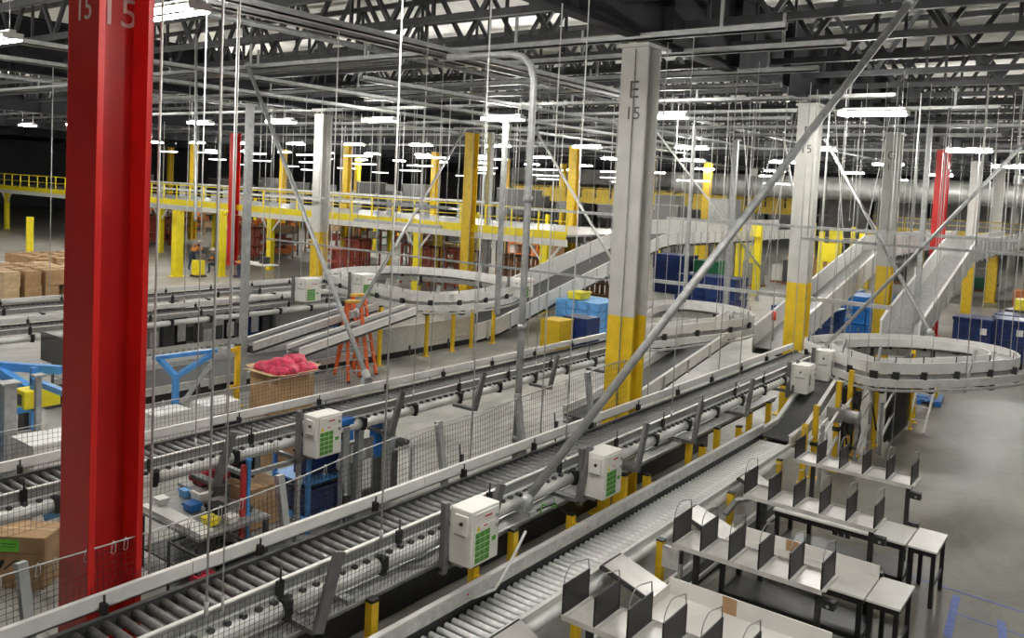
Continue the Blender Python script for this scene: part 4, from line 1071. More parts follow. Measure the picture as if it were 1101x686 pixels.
pbox(9.85, 14.9, .0, .8, .6, .85, 'foam_box', 'white box with a black opening beside the netted white one', 'box', 'white_panel', mouth='screen_black')
pbox(5.5, 12.6, 0, .8, .7, 1.5, 'foam_box', 'white netted box beside the tall red column, over the second hung conveyor', 'box', 'white_panel')
# blue forked bracket
t = thing('blue_bracket', 'bright blue forked steel bracket standing before the wide dark belt', 'bracket', (10.0, 16.3, 0))
MB().box(-.06, .06, -.05, .05, 0, 1.25).build('post', 'blue_frame', t)
MB().bar((0, 0, 1.2), (.95, .1, 1.55), .10, .10).bar((0, 0, 1.2), (-.1, .5, 1.52), .10, .10).bar((-.25, .5, 1.55), (1.05, .1, 1.62), .12, .08).build('fork', 'blue_frame', t)
MB().bar((.0, -.25, .65), (.85, .0, 1.35), .07, .07).bar((.85, 0, .8), (.85, 0, 1.4), .06, .06).build('strut', 'strut_grey', t)
# yellow safety post with cross arm near carton
t = thing('yellow_post', 'slim yellow post with short cross arms standing beside the big open carton', 'post', (12.1, 17.1, 0))
MB().box(-.05, .05, -.05, .05, 0, 1.5).box(-.12, .12, -.1, .1, 0, .03).build('post', 'yellow_post', t)
MB().box(-.2, 0, -.04, .04, 1.35, 1.45).box(-.25, 0, -.04, .04, .45, .55).build('arm', 'yellow_post', t)
MB().box(-.06, .06, -.06, .06, 1.5, 1.53).build('post_cap', 'black_plastic', t)
for i, (x, y, h) in enumerate(((17.9, 18.2, 1.8), (20.0, 18.2, 1.9), (21.3, 18.2, 1.6), (22.3, 18.2, 1.6), (23.5, 18.2, 1.5), (25.2, 18.2, 1.6))):
    t = thing('yellow_post', 'slim yellow post in the row along the wide belt beyond the ladder', 'post', (x, y, 0), 'yellow posts along the wide belt')
    MB().box(-.05, .05, -.05, .05, 0, h).box(-.1, .1, -.1, .1, 0, .02).build('post', 'yellow_post', t)
    MB().box(-.06, .06, -.06, .06, h, h+.03).build('post_cap', 'black_plastic', t)
mb = MB().pipe([Vector((.28*math.cos(a), 0, .28*math.sin(a))) for a in [i*PI/10 for i in range(21)]], .03, 6)
o = one('hanging_hose', mb, 'black_plastic', 'coiled black hose hanging beside a yellow post under the far loop', 'hose'); o.location = (19.2, 17.5, 1.5)
# ------------------------------------------------------------------ step ladder (stands open)
def ladder(x, y, label, rz=0, h=2.0):
    t = thing('step_ladder', label, 'ladder', (x, y, 0), rz=rz)
    for s in (-1, 1):
        fr = MB().bar((-.55, s*.30, 0), (0, s*.20, h), .05, .09, (0, 1, 0)).build('front_rail', 'orange_ladder', t)
        MB().bar((.55, s*.30, 0), (.05, s*.20, h), .05, .06, (0, 1, 0)).build('rear_rail', 'orange_ladder', t)
        MB().bar((-.22, s*.26, h*.55), (.25, s*.26, h*.55), .02, .03).build('spreader', 'mid_metal', t)
        MB().box(-.60, -.50, s*.30-.04, s*.30+.04, 0, .06).build('foot', 'black_plastic', fr)
    for k in range(1, 7):
        f = k/7; MB().box(-.55+.55*f-.05, -.55+.55*f+.05, -.30+.1*f, .30-.1*f, h*f-.015, h*f+.015).build('step', 'galvanised', t)
    for k in (2, 4): MB().box(.55-.5*k/6-.02, .55-.5*k/6+.02, -.26, .26, h*k/6-.02, h*k/6+.02).build('rear_brace', 'galvanised', t)
    MB().box(-.10, .14, -.24, .24, h, h+.07).build('ladder_top', 'ladder_yellow', t, bevel=.01)
    return t
ladder(16.15, 17.5, 'orange step ladder standing open on the floor before the wide belt', rz=1.2, h=2.15)
ladder(16.7, 17.9, 'second orange step ladder with yellow top, just behind the slanting pipe', rz=1.5, h=2.25)

# ------------------------------------------------------------------ work cells between the two hung conveyors and the netting
def frame_rack(x, y, sx, sy, sz, label, m='strut_grey', shelves=(.3, .75), cat='rack', name='frame_rack', w=.06, z=0, group=None, top=True):
    t = thing(name, label, cat, (x, y, z), group)
    for a in (0, sx-w):
        for b in (0, sy-w): MB().box(a, a+w, b, b+w, 0, sz).build('upright', m, t)
    for s in shelves: MB().box(.01, sx-.01, .01, sy-.01, s-.03, s).build('shelf', m, t)
    if top: MB().box(0, sx, 0, w, sz-w, sz).box(0, sx, sy-w, sy, sz-w, sz).box(0, w, 0, sy, sz-w, sz).box(sx-w, sx, 0, sy, sz-w, sz).build('top_frame', m, t)
    return t
frame_rack(7.15, 9.85, 1.0, 1.05, 1.38, 'grey steel frame rack with the brown carton inside, behind the net post', shelves=(.33,))
frame_rack(8.5, 10.1, .8, .9, 1.45, 'blue framed rack holding navy bins beside the grey frame rack', 'blue_frame', shelves=(.2, .8))
for i, (x, y, z) in enumerate(((8.6, 10.2, .21), (8.6, 10.62, .21), (8.6, 10.2, .81))):
    lab = ['navy plastic tote low in the blue frame, nearer the net', 'navy plastic tote low in the blue frame, away from the net', 'navy plastic tote on the upper shelf of the blue frame'][i]
    bin_cart(x, y, .6, .38, .40, lab, 'navy_tote', z=z)
b = pbox(8.25, 9.8, 1.45, .9, .62, .36, 'blue_crate', 'bright blue crate with a black mouth under the green labelled cabinet', 'crate', 'blue_plastic', mouth='screen_black')
# desk with tools
t = thing('work_desk', 'cluttered grey work desk with a long white tray in front of the red topped post', 'desk', (6.2, 9.5, 0))
MB().box(0, 1.15, 0, 1.5, .78, .82).build('desk_top', 'mid_metal', t)
MB().box(.05, .15, 0, 1.5, .82, .87).box(.15, .30, .1, 1.4, .82, .85).build('white_tray', 'cabinet_white', t)
for a in (.02, 1.07):
    for b_ in (.02, 1.42): MB().box(a, a+.06, b_, b_+.06, 0, .78).build('leg', 'dark_metal', t)
MB().box(.05, 1.1, .05, 1.45, .25, .28).build('lower_shelf', 'dark_metal', t)
for i, (x, y, s, m, lab) in enumerate(((6.5, 9.7, .16, 'yellow_tote', 'small yellow tool on the cluttered work desk, at the end by the net'), (6.75, 9.95, .2, 'black_plastic', 'small black device on the cluttered work desk'), (6.6, 10.3, .17, 'blue_plastic', 'small blue item on the cluttered work desk'),
                            (6.9, 10.55, .2, 'sticker_white', 'small white item at the far end of the cluttered work desk'), (6.4, 10.75, .14, 'cabinet_white', 'small pale item at the far corner of the cluttered work desk'), (6.95, 10.2, .15, 'mid_metal', 'small grey item in the middle of the cluttered work desk'))):
    pbox(x, y, .87 if x < 6.5 else .83, s, s*1.2, s*.6, 'desk_item', lab, 'desk item', m, bevel=.02)
rb = bin_cart(7.05, 10.7, .45, .38, .22, 'red plastic bin standing beside the cluttered work desk', 'red_bin', z=.95)
pbox(6.95, 10.62, 0, .65, .55, .955, 'low_cabinet', 'grey low cabinet carrying the red bin', 'cabinet', 'mid_metal')
pbox(7.62, 10.6, 0, .25, .6, 1.45, 'black_panel', 'tall black panel standing between the red bin and the grey frame rack', 'panel', 'screen_black')
one('cell_post', MB().box(7.02, 7.08, 9.72, 9.78, 0, 1.55).box(7.0, 7.10, 9.70, 9.80, 0, .03), 'label_red', 'thin red post at the corner of the cluttered work desk', 'post')
one('cell_post', MB().box(7.09, 7.14, 9.70, 9.76, 0, 1.6).box(7.08, 7.15, 9.69, 9.77, 1.6, 1.63), 'blue_frame', 'thin blue post standing against the thin red one', 'post')
one('cell_post', MB().box(6.3, 6.38, 11.3, 11.38, 0, 1.5).box(6.28, 6.40, 11.28, 11.40, 1.5, 1.53), 'blue_frame', 'short blue post beyond the cluttered desk, next to the red column', 'post')
for i, (x, y, h) in enumerate(((8.9, 9.75, 1.7), (9.35, 9.9, 1.7), (9.9, 9.8, 1.65), (10.4, 10.2, 1.65))):
    lab = ['grey machine upright just past the green labelled cabinet', 'second grey machine upright past the cabinet, beside white papers', 'third grey machine upright with a yellow button', 'last grey machine upright before the open floor'][i]
    one('machine_upright', MB().box(x, x+.12, y, y+.12, 0, h).box(x-.04, x+.16, y-.04, y+.16, 0, .03), 'strut_grey', lab, 'upright', bevel=.01)
t = thing('machine', 'grey and blue machine with rollers and a yellow button standing before the open floor', 'machine', (9.2, 10.1, 0))
MB().box(0, 1.3, 0, .8, .1, .9).build('body', 'dark_metal', t, bevel=.02)
MB().box(.7, 1.1, -.03, .0, 1.0, 1.5).box(.7, 1.1, 0, .12, .9, 1.5).build('panel', 'blue_plastic', t)
MB().tube((.9, -.03, 1.3), (.9, -.12, 1.3), .07, 12).build('button', 'yellow_tote', t)
MB().box(.15, .40, -.035, -.03, .95, 1.25).box(.35, .6, -.05, -.045, .45, .95).build('paper', 'sticker_white', t)
MB().box(.1, .65, -.03, 0, .4, 1.3).build('back_plate', 'mid_metal', t)
for k in range(3): MB().tube((1.35+.14*k, .1, .95), (1.35+.14*k, .6, .95), .05, 10).build('roller', 'dark_metal', t)
MB().box(1.3, 1.8, .05, .1, .85, .9).box(1.3, 1.8, .6, .65, .85, .9).box(1.7, 1.75, .05, .1, 0, .85).box(1.7, 1.75, .6, .65, 0, .85).build('outfeed_frame', 'light_metal', t)
# cells beyond the red column (picture edge)
t = thing('blue_frame_cell', 'blue tube framed work cell at the picture edge before the tall red column', 'work cell', (5.3, 14.0, 0))
for (a, b_) in ((0, 0), (1.6, 0), (0, 1.9), (1.6, 1.9)): MB().box(a, a+.1, b_, b_+.1, 0, 1.9).build('upright', 'blue_frame', t)
MB().box(0, 1.7, 0, .1, 1.1, 1.2).box(0, 1.7, 1.9, 2, 1.1, 1.2).box(0, .1, 0, 2, 1.1, 1.2).box(1.6, 1.7, 0, 2, 1.6, 1.7).build('cross_tube', 'blue_frame', t)
MB().box(.15, 1.55, .15, 1.85, .75, .80).build('table', 'mid_metal', t)
MB().bar((.2, .2, 1.2), (1.9, .3, .95), .08, .08).bar((.2, .5, 1.2), (1.9, .6, .95), .08, .08).build('guide_rail', 'light_metal', t)
one('cell_post', MB().box(5.55, 5.73, 13.7, 13.88, 0, 2.2).box(5.5, 5.78, 13.65, 13.93, 2.2, 2.23), 'galvanised', 'square pale grey post standing in the blue framed work cell', 'post')
one('cell_post', MB().box(5.95, 6.03, 13.55, 13.63, 0, 2.3).box(5.9, 6.08, 13.5, 13.68, 2.3, 2.33), 'galvanised', 'slim pale post beside the square pale grey post, in front of the red column', 'post')
t = thing('robot_arm', 'blue articulated arm with a yellow boxed head beside the tall red column', 'robot arm', (7.05, 16.4, 0))
MB().box(-.12, .12, -.12, .12, 0, 1.4).build('base_post', 'black_plastic', t)
MB().bar((0, 0, 1.4), (-.3, .9, 1.75), .16, .16).bar((-.3, .9, 1.75), (.5, -.2, 1.72), .15, .15).bar((-.3, .9, 1.75), (-.5, 1.2, 1.35), .12, .12).build('arm', 'blue_frame', t)
MB().box(-.3, .35, -.55, -.15, 1.15, 1.5).build('yellow_head', 'yellow_tote', t, bevel=.03)
MB().box(-.31, -.29, -.45, -.25, 1.22, 1.42).build('head_window', 'screen_black', t)
t = thing('steel_bracket', 'short light blue steel arm hanging over the big carton with the lime label', 'bracket', (5.15, 10.6, 0))
MB().bar((0, 0, 1.25), (-.1, .55, 1.0), .09, .09).bar((0, -.1, 1.45), (-.1, .55, 1.12), .07, .07).box(-.03, .03, -.05, .05, 0, 1.45).build('arm', 'light_blue_tote', t)
t = thing('monitor', 'black screen standing on a slim stand over the bright floor beside the red column', 'monitor', (9.1, 20.0, 0))
MB().box(0, .06, -.55, .55, 1.0, 1.65).build('screen', 'screen_black', t); MB().box(.02, .05, -.04, .04, 0, 1.0).box(-.2, .25, -.25, .25, 0, .03).build('stand', 'dark_metal', t)

# ------------------------------------------------------------------ totes and crates stacks
def tote_stack(x, y, nx, ny, nz, s, m, label, group, lid=None):
    first = None
    for k in range(nz):
        for i in range(nx):
            for j in range(ny):
                loc = (x+i*s[0], y+j*s[1], k*s[2])
                if first is None:
                    t = thing('tote', label, 'tote', loc, group)
                    a, b_, c_ = s[0]*.95, s[1]*.95, s[2]*.94
                    MB().prism([(.03, .03, 0), (a-.03, .03, 0), (a, 0, c_), (0, 0, c_)], (0, b_, 0)).build('body', m, t)
                    MB().box(-.01, a+.01, -.01, b_+.01, c_*.86, c_*.97).box(.02, a-.02, -.008, 0, c_*.40, c_*.46).box(-.008, 0, .02, b_-.02, c_*.40, c_*.46).build('rim', m, t)
                    first = t
                else: dup(first, loc)
tote_stack(27.6, 16.3, 3, 4, 4, (.60, .50, .33), 'light_blue_tote', 'light blue plastic tote in the stack beneath the long climbing chute', 'light blue totes under the long chute')
t = thing('tote', 'yellow plastic tote lying on top of the light blue tote stack', 'tote', (27.7, 17.2, 1.33))
MB().prism([(.05, .05, 0), (.75, .05, 0), (.8, 0, .28), (0, 0, .28)], (0, .6, 0)).build('body', 'yellow_tote', t, bevel=.03); MB().box(-.01, .81, -.01, .66, .24, .29).build('rim', 'yellow_tote', t)
pbox(24.3, 15.9, 0, .9, .8, 1.0, 'yellow_bin', 'yellow bin beside a navy one, standing at the foot of the long climbing chute', 'bin', 'yellow_column_paint')
pbox(25.3, 15.4, 0, .9, 1.0, 1.05, 'navy_bin', 'navy blue bin with black side next to the yellow one at the long chute foot', 'bin', 'navy_tote')
tote_stack(39.3, 15.6, 2, 4, 3, (.9, .8, .55), 'navy_tote', 'dark blue tote in the block standing beyond the loop past column E', 'dark blue totes beyond column E')
pbox(44.0, 18.5, 0, 1.6, 1.5, 2.0, 'green_bin', 'tall dark green bin standing behind the dark blue totes', 'bin', 'green_bin')
pbox(43.5, 20.2, 0, 1.6, 2.0, 2.2, 'navy_bin', 'tall navy bin beside the dark green one', 'bin', 'navy_tote')
tote_stack(32.5, 9.0, 2, 3, 3, (.9, .8, .5), 'navy_tote', 'dark blue tote stacked before grey column F at its yellow base', 'dark blue totes before column F')
tote_stack(41.0, 10.4, 2, 4, 3, (.9, .8, .5), 'blue_plastic', 'blue tote stacked on the floor between columns F and G', 'blue totes between columns F and G')
tote_stack(36.5, 7.2, 2, 3, 3, (.9, .8, .6), 'blue_plastic', 'blue tote stacked behind column G under the metal chute', 'blue totes behind column G')
# navy rolling carts on the right
def cart(x, y, label, m='navy_tote', group=None):
    t = thing('rolling_cart', label, 'cart', (x, y, 0), group)
    MB().box(0, 1.2, 0, 1.25, .2, 1.55).build('body', m, t, bevel=.04)
    mb = MB()
    for k in range(4): mb.box(-.02, 0, .04+k*.4-.02*k, .10+k*.4-.02*k, .22, 1.5)
    mb.box(-.025, 0, 0, 1.25, .2, .28).box(-.025, 0, 0, 1.25, .85, .92).build('rib', m, t)
    MB().box(-.04, 1.24, -.03, 1.28, 1.55, 1.68).build('lid', m, t, bevel=.03)
    for a in (.1, 1.0):
        for b_ in (.1, 1.05): MB().tube((a, b_, .09), (a, b_+.06, .09), .09, 10).build('wheel', 'black_plastic', t)
    MB().box(-.03, -.024, .15, .36, 1.12, 1.35).build('paper_label', 'sticker_white', t)
    return t
k = 0
for r in range(2):
    for c_ in range(5):
        dk = cart(35.0+r*1.6, 2.9-c_*1.33, ['navy blue lidded cart closest to the metal chute, front row', 'navy lidded cart with a curved white mark, second from the chute', 'dark green lidded cart among the navy ones', 'navy lidded cart beyond the dark green one at the picture edge', 'last navy lidded cart of the front row'][c_] if r == 0 else 'dark lidded cart of the rear row behind the navy carts', 'green_bin' if c_ == 2 else 'navy_tote', None if r == 0 else 'rear row of lidded carts')
        if r == 0 and c_ == 1:
            MB().pipe([(-.035, .95, .68), (-.035, .8, .60), (-.035, .62, .57), (-.035, .45, .60), (-.035, .33, .67)], .025, 6).pipe([(-.035, .27, .60), (-.035, .30, .70), (-.035, .42, .70)], .02, 6).build('white_mark', 'sticker_white', dk)
for i in range(5):
    cart(34.2+(i % 2)*1.6, 3.9+1.35*(i//2)+.05, 'navy cart partly hidden below the metal chute by the red column', group='carts below the metal chute') if i < 1 else None
for i in range(4): pbox(38.1, 2.8-i*1.4, 1.752, .9, .9, .4, 'yellow_lamp_box', 'yellow box mounted above the navy carts', 'box', 'yellow_tote', 'yellow boxes above the navy carts')
# shelves carrying the yellow boxes
one('cart_shelf', MB().box(38.0, 39.2, -5, 4, 1.62, 1.75).box(38.0, 38.1, 3.8, 3.9, 0, 1.62).box(39.0, 39.1, 3.8, 3.9, 0, 1.62).box(38.0, 38.1, -4.9, -4.8, 0, 1.62), 'dark_metal', 'dark shelf beam above the rear navy carts carrying yellow boxes', 'shelf')

# ------------------------------------------------------------------ blue pallet
t = thing('pallet', 'bright blue plastic pallet lying alone on the floor beneath the oval loop', 'pallet', (26.0, 4.1, 0), rz=.1)
mb = MB()
for i in range(6): mb.box(.0, 1.2, i*.2, i*.2+.15, .12, .15)
mb.box(0, 1.2, 0, 1.15, .10, .12)
mb.build('deck', 'blue_plastic', t, bevel=.01)
mb = MB()
for a in (0, .52, 1.05):
    for b_ in (0, .5, 1.0): mb.box(a, a+.15, b_, b_+.15, 0, .10)
mb.build('foot_block', 'blue_plastic', t)
MB().box(.35, .85, .35, .8, .15, .165).build('centre_panel', 'blue_frame', t)

# ------------------------------------------------------------------ yellow framed lift cell under the loop
t = thing('lift_guard', 'black mesh guard screen with yellow posts standing beneath the oval loop', 'guard screen', (20.2, 4.1, 0))
for (a, b_) in ((0, .45), (.35, .45), (2.6, .15)): MB().box(a, a+.10, b_, b_+.10, 0, 2.0).box(a-.05, a+.15, b_-.05, b_+.15, 0, .02).build('yellow_post', 'yellow_post', t)
mb = MB().box(.5, 2.6, .18, .20, .12, .16).box(.5, 2.6, .18, .20, 1.9, 1.94)
for i in range(42): mb.box(.5+i*.05, .506+i*.05, .186, .192, .12, 1.92)
for i in range(36): mb.box(.5, 2.6, .186, .192, .12+i*.05, .126+i*.05)
mb.build('mesh_panel', 'black_steel', t)
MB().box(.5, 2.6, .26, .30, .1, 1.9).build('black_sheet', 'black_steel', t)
for i, (x, y, h) in enumerate(((18.0, 4.75, 1.9), (18.9, 4.75, 2.0), (17.2, 4.95, 1.5), (19.4, 4.7, 1.9), (16.7, 5.0, 1.2))):
    lab = ['yellow post with black joint standing in the machinery under the cabinets', 'taller yellow post under the start of the oval loop', 'yellow post beside the bottom of the dark inclined belt', 'yellow post with a pale cross bar under the oval loop', 'low yellow post at the highest divider shelf'][i]
    t = thing('machine_post', lab, 'post', (x, y, 0))
    MB().box(-.05, .05, -.05, .05, 0, h).box(-.1, .1, -.1, .1, 0, .02).build('post', 'yellow_post', t, bevel=.006)
    MB().box(-.07, .07, -.07, .07, h*.45, h*.50).build('joint', 'black_plastic', t)
    MB().bar((0, 0, h*.62), (.9, -.05, h*.62+.22), .04, .04).build('cross_bar', 'white_panel', t)
t = thing('drive_unit', 'cluster of grey motor, black belts and pale guards beside the dark inclined belt', 'drive unit', (17.9, 4.8, 0))
MB().box(0, .5, -.2, .15, 1.05, 1.35).tube((.1, -.2, 1.2), (.1, -.5, 1.2), .14, 14).build('motor', 'mid_metal', t, bevel=.02)
MB().tube((.6, -.15, .95), (.6, -.22, .95), .26, 18).tube((1.1, -.15, 1.35), (1.1, -.22, 1.35), .20, 18).build('pulley', 'black_plastic', t)
MB().box(.4, .5, 0, .1, 0, 1.2).box(1.3, 1.4, 0, .1, 0, 1.6).build('frame', 'strut_grey', t)
MB().pipe([(0, -.2, 1.1), (-.2, -.35, .7), (.3, -.4, .5), (.8, -.35, .75), (1.2, -.2, 1.2)], .025, 6).build('hose', 'black_plastic', t)
MB().pipe([(1.9, -.2, 1.75), (1.6, -.4, 1.1), (1.8, -.45, .6)], .02, 6).build('cable', 'black_plastic', t)
# ladder-like handrail going down from loop to floor
t = thing('access_ladder', 'pale narrow ladder leaning from the oval loop down to the floor by the blue pallet', 'ladder', (22.6, 3.9, 0))
for s in (0, .4): MB().bar((0, s, 0), (2.2, s, 1.85), .05, .06).build('rail', 'white_panel', t)
for i in range(6): MB().bar((.3+i*.33, 0, .25+i*.28), (.3+i*.33, .4, .25+i*.28), .04, .03).build('rung', 'white_panel', t)
t = thing('yellow_post', 'short yellow post on the open floor just before the blue pallet', 'post', (23.6, 4.35, 0))
MB().box(-.05, .05, -.05, .05, 0, 1.0).box(-.1, .1, -.1, .1, 0, .02).build('post', 'yellow_post', t)
t = thing('yellow_post', 'yellow post rising through the oval loop behind the blue pallet', 'post', (26.6, 4.35, 0))
MB().box(-.06, .06, -.06, .06, 0, 1.85).box(-.1, .1, -.1, .1, 0, .02).build('post', 'yellow_post', t)
# flexible conduit at front cabinet and lever rod
t = thing('conduit', 'bent white conduit rod dropping from the front control cabinet', 'conduit', (7.8, 5.72, 0))
MB().pipe([(.35, -.05, 1.45), (.15, -.1, 1.35), (-.25, -.15, 1.08), (-.35, -.15, 1.02), (-.7, -.12, 1.04)], .018, 8).build('rod', 'tube_white', t)
t = thing('conduit', 'grey flexible hose looped on the tray behind the front control cabinet', 'conduit', (6.6, 6.0, 1.42))
MB().pipe([(.3, -.2, .1), (.05, -.1, .05), (-.25, .05, .05), (-.1, .2, .04), (.3, .15, .05)], .022, 8).build('hose', 'mid_metal', t)
for (x, y, z, c1, c2, lab) in ((4.0, 5.9, 1.42, 'label_green', 'yellow_tote', 'tangle of green and yellow wires at the front end of the cable tray'), (8.8, 5.9, 1.42, 'label_green', 'black_plastic', 'tangle of green and black wires on the tray below the second cabinet')):
    t = thing('wire_bundle', lab, 'wires', (x, y, z))
    MB().pipe([(0, 0, 0), (.1, .05, .08), (.3, -.05, .02), (.45, .1, .05)], .012, 6).build('wire', c1, t)
    MB().pipe([(.05, .1, 0), (.2, -.08, .1), (.35, .0, .02), (.5, -.1, -.12)], .012, 6).build('wire', c2, t)
# red signal lamps
for (x, y, lab) in ((21.7, 7.5, 'small red signal lamp on a stalk before the chute beside column F'), (24.3, 1.6, 'small red signal lamp above the outer bend of the oval loop')):
    t = thing('signal_lamp', lab, 'signal lamp', (x, y, 1.9))
    MB().tube((0, 0, 0), (0, 0, .55), .02, 6).build('stalk', 'mid_metal', t); MB().tube((0, 0, .55), (0, 0, .78), .06, 10).build('lens', 'label_red', t)

# ------------------------------------------------------------------ far floor: cartons, carts, racks, cells
q = random.Random(21)
first = None
for i in range(46):
    px = q.choice((0, 0, 1)); x = 14.5+q.uniform(0, 4.2); y = 36.5+q.uniform(0, 7); z = 0
    s = q.uniform(.55, .8)
    zz = q.choice((0, .62, 1.24))
    o = thing('carton', 'brown carton in the heap of cartons before the mezzanine at the picture edge', 'carton', (14.5+(i % 6)*.8, 36.0+((i//6) % 4)*.95, (i//24)*.625), 'carton heap by the picture edge', q.uniform(-.1, .1))
    MB().box(0, s, 0, s, 0, .62).build('body', 'cardboard' if i % 3 else 'cardboard_light', o); MB().box(s*.45, s*.55, -.003, s+.003, .6, .624).build('tape_strip', 'cardboard_light', o)
for i in range(20):
    o = thing('carton', 'carton on the long table line before the thin yellow posts', 'carton', (17.8+(i % 5)*.8, 40.5+(i//5)*1.0, .8), 'cartons on the table line', 0)
    MB().box(0, .6, 0, .6, 0, .45).build('body', 'cardboard', o); MB().box(.27, .33, -.003, .603, .43, .454).build('tape_strip', 'cardboard_light', o)
frame_rack(17.6, 40.2, 4.2, 4.2, .8, 'long pale table line carrying cartons near the picture edge', 'white_panel', (.3, .8), 'table', top=False)
# gaylord / machinery row under D conveyors
for i in range(26):
    x = 10.6+i*.42; y = 22.0+q.uniform(0, .4)
    m_ = q.choice(('dark_metal', 'navy_tote', 'black_plastic', 'white_panel', 'screen_black', 'mid_metal', 'blue_frame'))
    t = thing('storage_cart', 'upright %s cart in the packed row beyond the pale railed conveyor' % {'dark_metal': 'dark grey', 'navy_tote': 'navy', 'black_plastic': 'black', 'white_panel': 'white', 'screen_black': 'glossy black', 'mid_metal': 'grey', 'blue_frame': 'blue'}[m_], 'cart', (x, y, 0), 'carts in the packed row, ' + m_.replace('_', ' '))
    h = q.uniform(1.2, 1.65)
    MB().box(0, .36, 0, .6, .12, h).build('body', m_, t, bevel=.02); MB().box(-.01, .37, -.01, .61, h-.08, h).box(.05, .31, -.012, 0, h*.4, h*.7).build('trim', 'light_metal' if i % 2 else 'dark_metal', t)
    MB().box(.03, .10, .05, .12, 0, .12).box(.26, .33, .05, .12, 0, .12).build('wheel', 'black_plastic', t)
for i, (x, y) in enumerate(((17.0, 22.9), (18.3, 22.9))):
    pbox(x, y, 0, .9, .9, 1.55, 'gaylord_bin', 'pale grey bulk bin standing before the small control boxes, %s' % ('darker top' if i else 'closer to the packed carts'), 'bin', 'cabinet_white' if i == 0 else 'strut_grey')
pbox(16.9, 21.9, 0, 2.4, .8, 1.35, 'grey_crate', 'wide grey netted crate before the yellow-based grey column', 'crate', 'duct_grey')
# background clutter racks below mezzanine
for i in range(34):
    x = 34.5+q.uniform(0, 22); y = 30+q.uniform(0, 45)
    m_ = q.choice(('rust_rack', 'dark_metal', 'orange_box', 'cardboard', 'mid_metal', 'mid_metal', 'green_bin', 'dark_metal'))
    nm = {'rust_rack': 'rust red', 'dark_metal': 'dark grey', 'orange_box': 'orange', 'cardboard': 'brown', 'brick_brown': 'dark brown', 'mid_metal': 'grey', 'green_bin': 'green'}[m_]
    t = thing('storage_rack', '%s loaded rack in the crowded area under the yellow mezzanine' % nm, 'rack', (x, y, 0), nm+' racks under the mezzanine')
    sx, sy, h = 1.2, q.uniform(1.5, 3), q.uniform(1.6, 2.8)
    for a in (0, sx-.08):
        for b_ in (0, sy-.08): MB().box(a, a+.08, b_, b_+.08, 0, h).build('upright', m_, t)
    for k in range(3): MB().box(0, sx, 0, sy, .3+k*h/3.2, .36+k*h/3.2).build('shelf', m_, t)
    for k in range(3):
        for b_ in range(int(sy/.62)):
            if q.random() < .8: MB().box(.1, sx-.1, .12+b_*.62, .62+b_*.62, .36+k*h/3.2, .36+k*h/3.2+q.uniform(.3, .55)).build('load', q.choice(('cardboard', 'orange_box', 'dark_metal', 'cardboard_light', 'rust_rack', 'sticker_white')), t)
for i, (x, y, w) in enumerate(((33.5, 30.5, 2.2), (27.5, 31.0, 1.3), (33, 35.5, 2.0), (33.5, 23, 3.0), (36.5, 21, 3.0), (33.5, 46, 2.5), (34, 58, 3), (33.5, 27.8, 1.6))):
    lab = ['red framed rack standing beside the mezzanine corner legs', 'small red framed rack behind the yellow-based grey column', 'red rack just inside the mezzanine legs', 'brown panelled fence section beyond the far oval loop', 'second brown panelled section below the long chute', 'red rack near the two kneeling workers', 'orange rack deep beyond the thin yellow posts', 'narrow red rack before the corner legs'][i]
    m_ = 'brick_brown' if 'brown' in lab else 'rust_rack'
    t = thing('storage_rack', lab, 'rack', (x, y, 0))
    for b_ in (0, w-.1): MB().box(0, .1, b_, b_+.1, 0, 2.2).box(.8, .9, b_, b_+.1, 0, 2.2).build('upright', m_, t)
    for k in range(4): MB().box(0, .9, 0, w, .3+k*.6, .38+k*.6).build('shelf', m_, t)
    mb = MB()
    for k in range(int(w/.3)): mb.box(.45, .5, k*.3, k*.3+.2, .3, 2.1)
    mb.build('back_slats', m_, t)
for i in range(26):
    x = 40+q.uniform(0, 28); y = -6+q.uniform(0, 26)
    m_ = q.choice(('cardboard', 'dark_metal', 'mid_metal', 'cardboard', 'orange_box', 'green_bin', 'white_panel'))
    nm = {'dark_metal': 'dark grey', 'orange_box': 'orange', 'cardboard': 'brown', 'mid_metal': 'grey', 'green_bin': 'green', 'white_panel': 'white'}[m_]
    t = thing('pallet_load', '%s pallet load standing far off beyond the metal chutes' % nm, 'pallet load', (x+8, y, 0), nm+' loads beyond the chutes')
    MB().box(0, 1.2, 0, 1.2, 0, .14).build('pallet', 'brick_brown', t); MB().box(.05, 1.15, .05, 1.15, .14, q.uniform(.8, 1.8)).build('load', m_, t, bevel=.03)
t = thing('table', 'long pale trestle table beside the yellow leg under the mezzanine', 'table', (27.6, 36.9, 0))
MB().box(0, .9, 0, 2.6, .78, .84).build('table_top', 'sticker_white', t)
for a in (.05, .8):
    for b_ in (.1, 2.4): MB().box(a, a+.05, b_, b_+.05, 0, .78).build('leg', 'mid_metal', t)
pbox(28.0, 37.5, .84, .4, .4, .35, 'small_box', 'dark box lying on the trestle table', 'box', 'dark_metal')
t = thing('yellow_stool', 'yellow box seat beside the thick yellow stanchion', 'stool', (25.6, 40.0, 0)); MB().box(0, .5, 0, .5, .1, .9).build('body', 'mezz_yellow', t, bevel=.04); MB().box(-.05, .55, -.05, .55, 0, .1).build('base', 'dark_metal', t)
pbox(3.55, 5.45, 1.42, .55, .36, .20, 'junction_box', 'low white junction box at the front end of the cable tray, cut by picture bottom', 'junction box', 'cabinet_white')
frame_rack(5.95, 8.7, .7, 1.1, .8, 'black wire basket frame between the cluttered desk and the white rail', 'black_steel', (.12,), w=.03)
